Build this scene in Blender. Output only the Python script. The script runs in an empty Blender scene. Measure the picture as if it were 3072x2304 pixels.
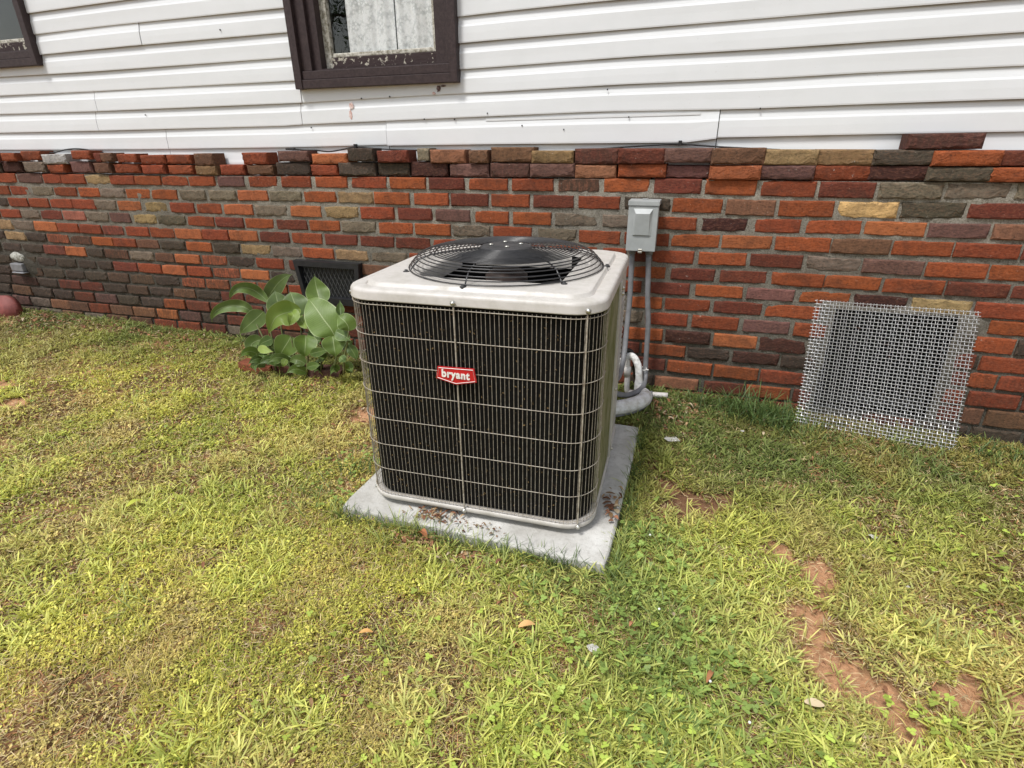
import bpy, bmesh, math, random
import numpy as np
from mathutils import Vector, Matrix
random.seed(11); rng = np.random.default_rng(11)
R = math.radians
Z0 = 1.17            # camera height above the lawn; surveyed heights below are relative to eye level
scene = bpy.context.scene
col = bpy.data.collections.new("scene"); scene.collection.children.link(col)

# ---------------------------------------------------------------- camera
cam_d = bpy.data.cameras.new("camera"); cam = bpy.data.objects.new("camera", cam_d)
scene.collection.objects.link(cam)
pit, rol, yaw = R(23.9), R(-0.6), R(18.2)
fh = Vector((-math.sin(yaw), math.cos(yaw), 0)); rt = Vector((math.cos(yaw), math.sin(yaw), 0)); up = Vector((0, 0, 1))
fw = fh*math.cos(pit) - up*math.sin(pit); u0 = up*math.cos(pit) + fh*math.sin(pit)
ex = math.cos(rol)*rt + math.sin(rol)*u0; ey = -math.sin(rol)*rt + math.cos(rol)*u0
cam.matrix_world = Matrix(((ex.x, ey.x, -fw.x, 0), (ex.y, ey.y, -fw.y, -2.6), (ex.z, ey.z, -fw.z, Z0), (0, 0, 0, 1)))
cam_d.sensor_width = 36; cam_d.lens = 36*1630/3072; cam_d.clip_start = .05; cam_d.clip_end = 400
scene.camera = cam

# ---------------------------------------------------------------- light: bright, thin overcast
SUN_EL, SUN_AZ = 62, 212      # degrees; azimuth measured from +Y clockwise (the sun is behind the camera, a little left)
w = bpy.data.worlds.new("World"); scene.world = w; w.use_nodes = True
nt = w.node_tree; nt.nodes.clear()
sky = nt.nodes.new("ShaderNodeTexSky"); sky.sky_type = 'NISHITA'; sky.sun_disc = False
sky.sun_elevation = R(SUN_EL); sky.sun_rotation = R(SUN_AZ); sky.air_density = 1.6; sky.dust_density = 1.5; sky.ozone_density = 1.0
hs = nt.nodes.new("ShaderNodeHueSaturation"); hs.inputs['Saturation'].default_value = .38
bg = nt.nodes.new("ShaderNodeBackground"); bg.inputs['Strength'].default_value = .13
wo = nt.nodes.new("ShaderNodeOutputWorld")
nt.links.new(sky.outputs[0], hs.inputs['Color']); nt.links.new(hs.outputs[0], bg.inputs['Color']); nt.links.new(bg.outputs[0], wo.inputs[0])
sd = bpy.data.lights.new("sun", 'SUN'); sd.energy = 2.6; sd.angle = R(12); sd.color = (1, .98, .95)
so = bpy.data.objects.new("sun", sd); scene.collection.objects.link(so)
az, el = R(SUN_AZ), R(SUN_EL)
sdir = Vector((math.sin(az)*math.cos(el), math.cos(az)*math.cos(el), math.sin(el)))
so.rotation_euler = sdir.to_track_quat('Z', 'Y').to_euler(); so.location = sdir*20
scene.view_settings.view_transform = 'Standard'; scene.view_settings.look = 'None'
scene.view_settings.exposure = 0.40; scene.view_settings.gamma = 1; scene.view_settings.use_curve_mapping = False
scene.cycles.max_bounces = 6; scene.cycles.transparent_max_bounces = 8

# ---------------------------------------------------------------- helpers
def link(o, parent=None):
    col.objects.link(o)
    if parent is not None: o.parent = parent
    return o
def tag(o, label=None, cat=None, group=None, kind=None):
    if label: o['label'] = label
    if cat: o['category'] = cat
    if group: o['group'] = group
    if kind: o['kind'] = kind
    return o
def empty(name, loc=(0, 0, 0), rz=0):
    o = bpy.data.objects.new(name, None); o.location = loc; o.rotation_euler = (0, 0, rz); o.empty_display_size = .1
    return link(o)
def obj(name, bm, mat, parent=None, smooth=False):
    me = bpy.data.meshes.new(name); bm.to_mesh(me); bm.free()
    if mat: me.materials.append(mat)
    if smooth: me.polygons.foreach_set('use_smooth', [True]*len(me.polygons))
    return link(bpy.data.objects.new(name, me), parent)
def npmesh(name, V, F, mat, parent=None, colors=None, smooth=False):
    """V (n,3); F (m,k) index array, or a list of them"""
    me = bpy.data.meshes.new(name)
    Fs = F if isinstance(F, list) else [F]
    V = np.asarray(V, np.float32)
    me.vertices.add(len(V)); me.vertices.foreach_set('co', V.ravel())
    li = np.concatenate([f.ravel() for f in Fs]).astype(np.int32)
    lt = np.concatenate([np.full(len(f), f.shape[1], np.int32) for f in Fs])
    ls = np.concatenate([[0], np.cumsum(lt)[:-1]]).astype(np.int32)
    me.loops.add(len(li)); me.loops.foreach_set('vertex_index', li)
    me.polygons.add(len(lt)); me.polygons.foreach_set('loop_start', ls)
    if smooth: me.polygons.foreach_set('use_smooth', np.ones(len(lt), bool))
    me.update(calc_edges=True)
    if colors is not None:
        a = me.color_attributes.new('Col', 'FLOAT_COLOR', 'POINT')
        c = np.ones((len(V), 4), np.float32); c[:, :colors.shape[1]] = colors
        a.data.foreach_set('color', c.ravel())
    me.materials.append(mat)
    return link(bpy.data.objects.new(name, me), parent)
def box(bm, x0, x1, y0, y1, z0, z1, bev=0.0, seg=1):
    r = bmesh.ops.create_cube(bm, size=1)
    for v in r['verts']:
        v.co = Vector(((x0+x1)/2+v.co.x*(x1-x0), (y0+y1)/2+v.co.y*(y1-y0), (z0+z1)/2+v.co.z*(z1-z0)))
    if bev:
        es = list({e for v in r['verts'] for e in v.link_edges})
        bmesh.ops.bevel(bm, geom=es, offset=bev, segments=seg, affect='EDGES', profile=.6)
def tube(bm, pts, rad, sides=6, closed=False, caps=True):
    pts = [Vector(p) for p in pts]; n = len(pts); rings = []
    rads = rad if isinstance(rad, (list, tuple)) else [rad]*n
    prev = None
    for i, p in enumerate(pts):
        if closed: t = pts[(i+1) % n]-pts[i-1]
        else: t = pts[min(i+1, n-1)]-pts[max(i-1, 0)]
        t.normalize()
        if prev is None:
            a = Vector((0, 0, 1)) if abs(t.z) < .9 else Vector((1, 0, 0))
            u = t.cross(a).normalized()
        else:
            u = (prev - t*prev.dot(t)).normalized()
        prev = u; v = t.cross(u)
        rings.append([bm.verts.new(p+(u*math.cos(2*math.pi*k/sides)+v*math.sin(2*math.pi*k/sides))*rads[i]) for k in range(sides)])
    m = n if closed else n-1
    for i in range(m):
        a, b = rings[i], rings[(i+1) % n]
        for k in range(sides): bm.faces.new((a[k], a[(k+1) % sides], b[(k+1) % sides], b[k]))
    if not closed and caps:
        bm.faces.new(rings[0][::-1]); bm.faces.new(rings[-1])
def smoothpts(pts, n=6):
    """Catmull-Rom through the given points"""
    P = [Vector(p) for p in pts]; P = [2*P[0]-P[1]]+P+[2*P[-1]-P[-2]]; out = []
    for i in range(1, len(P)-2):
        for k in range(n):
            t = k/n; a, b, c, d = P[i-1], P[i], P[i+1], P[i+2]
            out.append(.5*((2*b)+(c-a)*t+(2*a-5*b+4*c-d)*t*t+(3*b-a-3*c+d)*t**3))
    out.append(P[-2]); return out
def rrect(W, D, r, z, n=6, cx=0, cy=0):
    out = []
    for sx, sy, a0 in ((1, -1, -90), (1, 1, 0), (-1, 1, 90), (-1, -1, 180)):
        for k in range(n+1):
            a = R(a0+90*k/n); out.append(Vector((cx+sx*(W/2-r)+r*math.cos(a), cy+sy*(D/2-r)+r*math.sin(a), z)))
    return out
def loft(bm, loops, closed=True, cap0=False, cap1=False):
    rs = [[bm.verts.new(p) for p in l] for l in loops]; n = len(rs[0])
    for a, b in zip(rs, rs[1:]):
        for k in range(n if closed else n-1): bm.faces.new((a[k], a[(k+1) % n], b[(k+1) % n], b[k]))
    if cap0: bm.faces.new(rs[0][::-1])
    if cap1: bm.faces.new(rs[-1])
    return rs
_lat = rng.random((256, 256))
def vnoise(x, y, s=1.0, o=0):
    x = np.asarray(x, float)*s+1000.3+o*17.7; y = np.asarray(y, float)*s+1000.7+o*31.1
    xi = np.floor(x).astype(int); yi = np.floor(y).astype(int); fx = x-xi; fy = y-yi
    fx = fx*fx*(3-2*fx); fy = fy*fy*(3-2*fy)
    g = lambda i, j: _lat[i % 256, j % 256]
    return (g(xi, yi)*(1-fx)+g(xi+1, yi)*fx)*(1-fy)+(g(xi, yi+1)*(1-fx)+g(xi+1, yi+1)*fx)*fy
def fnoise(x, y, s=1.0, o=0, n=4):
    return sum(vnoise(x, y, s*2**k, o+k)*.5**k for k in range(n))/sum(.5**k for k in range(n))

# ---------------------------------------------------------------- materials
class N:
    def __init__(s, name):
        s.m = bpy.data.materials.new(name); s.m.use_nodes = True; s.t = s.m.node_tree; s.t.nodes.clear()
        s.out = s.add('ShaderNodeOutputMaterial'); s.b = s.add('ShaderNodeBsdfPrincipled'); s.l(s.b.outputs[0], s.out.inputs[0])
        s.pos = s.add('ShaderNodeNewGeometry').outputs['Position']
    def add(s, t): return s.t.nodes.new(t)
    def l(s, a, b): s.t.links.new(a, b)
    def put(s, v, sock):
        if hasattr(v, 'is_output') or hasattr(v, 'links'): s.l(v, sock)
        else:
            if isinstance(v, tuple) and len(v) == 3 and len(sock.default_value) == 4: v = (*v, 1)
            sock.default_value = v
    def noise(s, scale, det=3, rough=.55, vec=None, stretch=None, dist=0):
        n = s.add('ShaderNodeTexNoise'); n.inputs['Scale'].default_value = scale; n.inputs['Detail'].default_value = det
        n.inputs['Roughness'].default_value = rough; n.inputs['Distortion'].default_value = dist
        v = vec if vec is not None else s.pos
        if stretch:
            mp = s.add('ShaderNodeMapping'); mp.inputs['Scale'].default_value = stretch; s.l(v, mp.inputs[0]); v = mp.outputs[0]
        s.l(v, n.inputs['Vector']); return n.outputs['Fac']
    def ramp(s, f, lo, hi, a=0., b=1.):
        m = s.add('ShaderNodeMapRange'); s.l(f, m.inputs[0]); m.inputs[1].default_value = lo; m.inputs[2].default_value = hi
        m.inputs[3].default_value = a; m.inputs[4].default_value = b; return m.outputs[0]
    def math(s, op, a, b=0.):
        m = s.add('ShaderNodeMath'); m.operation = op; s.put(a, m.inputs[0]); s.put(b, m.inputs[1]); return m.outputs[0]
    def mix(s, f, a, b, mode='MIX'):
        m = s.add('ShaderNodeMix'); m.data_type = 'RGBA'; m.blend_type = mode
        s.put(f, m.inputs[0]); s.put(a, m.inputs[6]); s.put(b, m.inputs[7]); return m.outputs[2]
    def bump(s, h, st=.3, d=.002):
        b = s.add('ShaderNodeBump'); b.inputs['Strength'].default_value = st; b.inputs['Distance'].default_value = d
        s.l(h, b.inputs['Height']); s.l(b.outputs[0], s.b.inputs['Normal']); return b
    def set(s, col=None, rough=None, metal=None, spec=None):
        if col is not None: s.put(col, s.b.inputs['Base Color'])
        if rough is not None: s.put(rough, s.b.inputs['Roughness'])
        if metal is not None: s.put(metal, s.b.inputs['Metallic'])
        if spec is not None: s.put(spec, s.b.inputs['Specular IOR Level'])
        return s
def simple(name, c, rough=.6, metal=0., c2=None, scale=30, lo=.35, hi=.7, bump=.2, bscale=300, bd=.001, spec=.4, stretch=None):
    n = N(name); c2 = c2 or tuple(x*.72 for x in c)
    f = n.ramp(n.noise(scale, 4, .6, stretch=stretch), lo, hi)
    n.set(n.mix(f, c, c2), rough, metal, spec)
    if bump: n.bump(n.noise(bscale, 2), bump, bd)
    return n.m
M = {}
def brick_mat(name, from_attr):
    n = N(name)
    if from_attr:
        a = n.add('ShaderNodeVertexColor'); a.layer_name = 'Col'; c, s_ = a.outputs['Color'], a.outputs['Alpha']
    else:
        a = n.add('ShaderNodeObjectInfo'); c, s_ = a.outputs['Color'], a.outputs['Alpha']
    big = n.noise(22, 4, .62, stretch=(1, 1, 1.6)); fine = n.noise(130, 4, .7, stretch=(.7, 1, 1.2)); grit = n.noise(520, 2)
    c1 = n.mix(n.ramp(big, .32, .7, 0, .75), c, n.mix(.5, c, (.05, .03, .025)))
    c1 = n.mix(n.ramp(fine, .5, .72, 0, .5), c1, n.mix(.45, c, (.42, .2, .12)))
    c1 = n.mix(n.ramp(fine, .47, .30, 0, .7), c1, (.03, .02, .017))
    blot = n.ramp(n.noise(9, 5, .65, dist=.5), .52, .68, 0, .62); c1 = n.mix(blot, c1, n.mix(.6, c1, (.035, .025, .02)))
    stre = n.ramp(n.noise(26, 3, .6, stretch=(3.2, 1, .35)), .52, .72, 0, .4); c1 = n.mix(stre, c1, n.mix(.5, c1, (.04, .03, .022)))
    soot = n.math('MULTIPLY', s_, n.ramp(n.noise(38, 5, .7, stretch=(1.8, 1, .5)), .38, .56))
    c1 = n.mix(soot, c1, (.038, .032, .024))
    lime = n.ramp(n.noise(60, 5, .78), .655, .71, 0, .8)
    c1 = n.mix(lime, c1, (.5, .46, .4)); pit = n.add('ShaderNodeTexVoronoi'); pit.inputs['Scale'].default_value = 210; n.l(n.pos, pit.inputs['Vector']); pm = n.math('MULTIPLY', n.ramp(pit.outputs['Distance'], .22, .12), n.ramp(grit, .5, .6)); c1 = n.mix(n.math('MULTIPLY', pm, .8), c1, (.02, .014, .01))
    n.set(c1, .88, 0, .15)
    h = n.math('ADD', n.math('MULTIPLY', fine, 1.0), n.math('MULTIPLY', grit, .35)); n.bump(h, .8, .0032)
    return n.m
M['brick'] = brick_mat('brick_clay', False); M['brick_s'] = brick_mat('brick_clay_far', True)
n = N('mortar'); f = n.noise(14, 4, .6); g = n.noise(170, 4, .75)
c = n.mix(n.ramp(f, .35, .65), (.19, .17, .135), (.105, .092, .072)); c = n.mix(n.ramp(g, .4, .7, 0, .7), c, (.36, .335, .29)); c = n.mix(n.ramp(g, .42, .28, 0, .8), c, (.05, .04, .03))  # mortar tones lowered to carry the shadow inside the joints
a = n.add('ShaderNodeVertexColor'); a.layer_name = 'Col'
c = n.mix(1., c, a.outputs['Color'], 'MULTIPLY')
n.set(c, .95, 0, .1); n.bump(n.math('ADD', g, n.noise(420, 2)), .9, .006); M['mortar'] = n.m
# siding: vinyl, grimy just under each overlap (uv y = height inside the course)
n = N('white_vinyl'); uv = n.add('ShaderNodeUVMap').outputs[0]; sp = n.add('ShaderNodeSeparateXYZ'); n.l(uv, sp.inputs[0])
gr = n.ramp(sp.outputs['Y'], .91, .99); gr = n.math('MULTIPLY', gr, n.ramp(n.noise(3.0, 3), .38, .62, .25, 1))
spx = n.add('ShaderNodeSeparateXYZ'); n.l(n.pos, spx.inputs[0])
gr = n.math('MULTIPLY', gr, n.ramp(spx.outputs['X'], -1.6, -.7, .15, .6))
c = n.mix(gr, n.mix(n.ramp(n.noise(9, 4), .4, .75, 0, .35), (.69, .70, .705), (.62, .635, .63)), (.20, .17, .08))
c = n.mix(n.ramp(n.noise(70, 3, .7), .70, .76, 0, .35), c, (.35, .3, .25))
n.set(c, .5, 0, .35); n.bump(n.noise(260, 3, stretch=(.12, 1, 1)), .12, .001); M['vinyl'] = n.m
n = N('brown_paint'); f = n.noise(60, 4, .7, stretch=(1, 1, 1)); n.set(n.mix(n.ramp(f, .4, .7), (.030, .018, .018), (.052, .034, .033)), .55, 0, .35)
n.bump(n.noise(150, 4, .7, stretch=(.3, 1, .3)), .5, .002); M['brownpaint'] = n.m
n = N('peeling_paint'); f = n.ramp(n.noise(40, 5, .6, dist=.4), .39, .41); n.set(n.mix(f, (.42, .39, .32), (.045, .03, .03)), .7, 0, .2)
n.bump(n.noise(55, 5, .7, dist=.4), .8, .004); M['peel'] = n.m
M['putty'] = simple('weathered_putty', (.58, .56, .49), .85, 0, (.22, .2, .15), 60, .4, .62, .8, 200, .003)
n = N('window_glass'); n.t.nodes.remove(n.b); tr = n.add('ShaderNodeBsdfTransparent'); tr.inputs[0].default_value = (.95, .955, .95, 1)
gl = n.add('ShaderNodeBsdfGlossy'); gl.inputs['Roughness'].default_value = .01; fr = n.add('ShaderNodeLayerWeight'); fr.inputs[0].default_value = .5
ms = n.add('ShaderNodeMixShader'); n.l(n.math('ADD', n.math('MULTIPLY', n.math('POWER', fr.outputs['Facing'], 4.), .9), .045), ms.inputs[0]); n.l(tr.outputs[0], ms.inputs[1]); n.l(gl.outputs[0], ms.inputs[2]); n.l(ms.outputs[0], n.out.inputs[0])
bp = n.add('ShaderNodeBump'); bp.inputs['Strength'].default_value = .15; bp.inputs['Distance'].default_value = .004; n.l(n.noise(7, 2), bp.inputs['Height']); n.l(bp.outputs[0], gl.inputs['Normal'])
M['glass'] = n.m
n = N('lace_curtain'); v = n.add('ShaderNodeTexVoronoi'); v.inputs['Scale'].default_value = 75; n.l(n.pos, v.inputs['Vector'])
n.set(n.mix(n.math('MULTIPLY', n.ramp(v.outputs['Distance'], .3, .6), n.ramp(n.noise(22, 3), .42, .58)), (.93, .93, .93), (.66, .67, .67)), .9, 0, .1); M['lace'] = n.m
M['dark'] = simple('dark_interior', (.015, .015, .015), .9, bump=0)
n = N('beige_enamel'); f = n.noise(18, 5, .65); n.set(n.mix(n.ramp(f, .42, .72, 0, .8), (.52, .49, .455), (.38, .355, .31)), n.ramp(f, .3, .7, .34, .55), 0, .5)
n.bump(n.noise(30, 2), .05, .001); M['beige'] = n.m
n = N('mossy_panel'); f = n.noise(26, 5, .7, stretch=(1, 1, .35)); n.set(n.mix(n.ramp(f, .3, .62), (.30, .27, .19), (.115, .125, .04)), .8, 0, .2)
n.bump(n.noise(300, 2), .4, .001); M['moss'] = n.m
M['wire'] = simple('beige_wire', (.42, .375, .31), .45, 0, (.2, .16, .12), 90, .4, .7, 0)
M['blackwire'] = simple('black_wire', (.016, .015, .016), .32, 0, (.03, .028, .028), 60, bump=0, spec=.6)
M['shroud'] = simple('shroud_black', (.008, .008, .008), .8, bump=0, spec=.1)
M['blackmetal'] = simple('black_metal', (.014, .0135, .014), .68, 0, (.05, .045, .045), 25, bump=.1, spec=.5)
M['motor'] = simple('rusty_motor', (.06, .035, .026), .6, 0, (.025, .018, .016), 30, bump=.2)
n = N('coil_fins'); wv = n.add('ShaderNodeTexWave'); wv.bands_direction = 'Z'; wv.inputs['Scale'].default_value = 90; n.l(n.pos, wv.inputs['Vector'])
f = n.noise(45, 5, .75); n.set(n.mix(n.ramp(f, .62, .75), (.006, .0055, .005), (.05, .03, .02)), .8, 0, .1); n.bump(wv.outputs['Fac'], .3, .002); M['coil'] = n.m
M['bolt'] = simple('zinc_bolt', (.6, .58, .52), .3, .8, bump=0)
M['red'] = simple('badge_red', (.55, .018, .02), .35, 0, (.42, .015, .018), 40, bump=0)
M['white'] = simple('badge_white', (.82, .8, .76), .4, 0, (.7, .68, .64), 40, bump=0)
n = N('concrete'); f = n.noise(7, 5, .6); g = n.noise(60, 4, .7); c = n.mix(n.ramp(f, .35, .7), (.42, .405, .375), (.62, .61, .58))
c = n.mix(n.ramp(g, .52, .75, 0, .4), c, (.2, .18, .15)); c = n.mix(n.ramp(g, .45, .25, 0, .4), c, (.66, .64, .6)); c = n.mix(n.ramp(n.noise(2.6, 4), .5, .66, 0, .45), c, (.30, .285, .25)); n.set(c, .9, 0, .2)
n.bump(n.math('ADD', g, n.noise(350, 3)), .5, .003); M['concrete'] = n.m
n = N('grey_enamel'); f = n.noise(20, 5, .6); n.set(n.mix(n.ramp(f, .35, .75), (.37, .385, .38), (.30, .315, .31)), .42, 0, .45); n.bump(n.noise(200, 2), .05, .001); M['grey'] = n.m
M['conduit'] = simple('grey_conduit', (.21, .21, .22), .5, 0, (.15, .15, .155), 30, bump=.1)
M['pvc'] = simple('white_pvc', (.72, .69, .66), .45, 0, (.55, .5, .46), 40, bump=.1)
M['wrap'] = simple('white_insulation_wrap', (.74, .73, .72), .6, 0, (.45, .42, .36), 26, .45, .75, .9, 60, .008)
M['cable'] = simple('black_cable', (.02, .018, .018), .55, bump=0)
M['ventblack'] = simple('black_plastic', (.012, .013, .015), .45, 0, (.022, .022, .024), 40, bump=.2)
M['ventmesh'] = simple('dusty_wire', (.06, .06, .058), .7, 0, (.1, .1, .095), 60, bump=0)
n = N('galvanised_wire'); f = n.noise(16, 4, .6, dist=.6); n.set(n.mix(n.ramp(f, .66, .72), (.66, .66, .66), (.12, .05, .03)), .52, n.ramp(f, .66, .72, .75, 0), .5); M['galv'] = n.m
n = N('terracotta'); n.set(n.mix(n.ramp(n.noise(30, 4), .35, .7), (.22, .055, .045), (.15, .035, .03)), .7); M['terra'] = n.m
# foliage: colour from the mesh
def leafmat(name, transl=.3, rough=.6, spec=.25):
    n = N(name); a = n.add('ShaderNodeVertexColor'); a.layer_name = 'Col'
    n.set(a.outputs['Color'], rough, 0, spec)
    t = n.add('ShaderNodeBsdfTranslucent'); n.l(a.outputs['Color'], t.inputs[0]); m = n.add('ShaderNodeMixShader'); m.inputs[0].default_value = transl
    n.l(n.b.outputs[0], m.inputs[1]); n.l(t.outputs[0], m.inputs[2]); n.l(m.outputs[0], n.out.inputs[0]); return n.m
M['grass'] = leafmat('grass_blades', .35, .5, .3); M['litter'] = leafmat('dry_litter', .1, .8, .15)
n = N('broad_leaf'); uv = n.add('ShaderNodeUVMap').outputs[0]; sp = n.add('ShaderNodeSeparateXYZ'); n.l(uv, sp.inputs[0])
dm = n.math('ABSOLUTE', n.math('SUBTRACT', sp.outputs['X'], .5)); rib = n.ramp(dm, .006, .022, .8, 0); edge = n.ramp(dm, .465, .495)
vein = n.add('ShaderNodeTexWave'); vein.inputs['Scale'].default_value = 7; vein.inputs['Distortion'].default_value = .6
cm = n.add('ShaderNodeCombineXYZ'); n.l(n.math('SUBTRACT', sp.outputs['Y'], n.math('MULTIPLY', dm, .8)), cm.inputs[0]); n.l(cm.outputs[0], vein.inputs['Vector'])
oi = n.add('ShaderNodeObjectInfo')
base = n.mix(n.ramp(n.noise(24, 3), .35, .7), oi.outputs['Color'], n.mix(.35, oi.outputs['Color'], (.2, .3, .06)))
base = n.mix(n.ramp(vein.outputs['Fac'], .5, 1, 0, .22), base, (.2, .3, .1)); base = n.mix(n.math('MAXIMUM', rib, n.math('MULTIPLY', edge, .85)), base, (.42, .5, .24))
n.set(base, .38, 0, .4); n.bump(vein.outputs['Fac'], .35, .002)
t = n.add('ShaderNodeBsdfTranslucent'); n.l(base, t.inputs[0]); m_ = n.add('ShaderNodeMixShader'); m_.inputs[0].default_value = .25
n.l(n.b.outputs[0], m_.inputs[1]); n.l(t.outputs[0], m_.inputs[2]); n.l(m_.outputs[0], n.out.inputs[0]); M['leaf'] = n.m
# ground: red clay under moss and thatch, driven by the masks stored on the mesh (R soil, G darker soil spots plus shade painted at the wall foot)
n = N('ground_soil'); a = n.add('ShaderNodeVertexColor'); a.layer_name = 'Col'; sp = n.add('ShaderNodeSeparateColor'); n.l(a.outputs['Color'], sp.inputs[0])
f = n.noise(9, 5, .65); g = n.noise(90, 4, .7); gg = n.noise(420, 3, .7)
soil = n.mix(n.ramp(g, .35, .7), (.64, .36, .20), (.42, .21, .11)); soil = n.mix(n.ramp(gg, .55, .8, 0, .5), soil, (.68, .46, .31))
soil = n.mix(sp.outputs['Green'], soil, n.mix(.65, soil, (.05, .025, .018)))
mat_ = n.mix(n.ramp(g, .35, .65), (.19, .105, .05), (.10, .07, .028)); mat_ = n.mix(n.ramp(gg, .5, .75, 0, .7), mat_, (.42, .29, .15)); mat_ = n.mix(n.ramp(f, .5, .7, 0, .6), mat_, (.16, .085, .04))
n.set(n.mix(sp.outputs['Red'], mat_, soil), .95, 0, .1); n.bump(n.math('ADD', g, gg), .8, .008); M['soil'] = n.m
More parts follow.
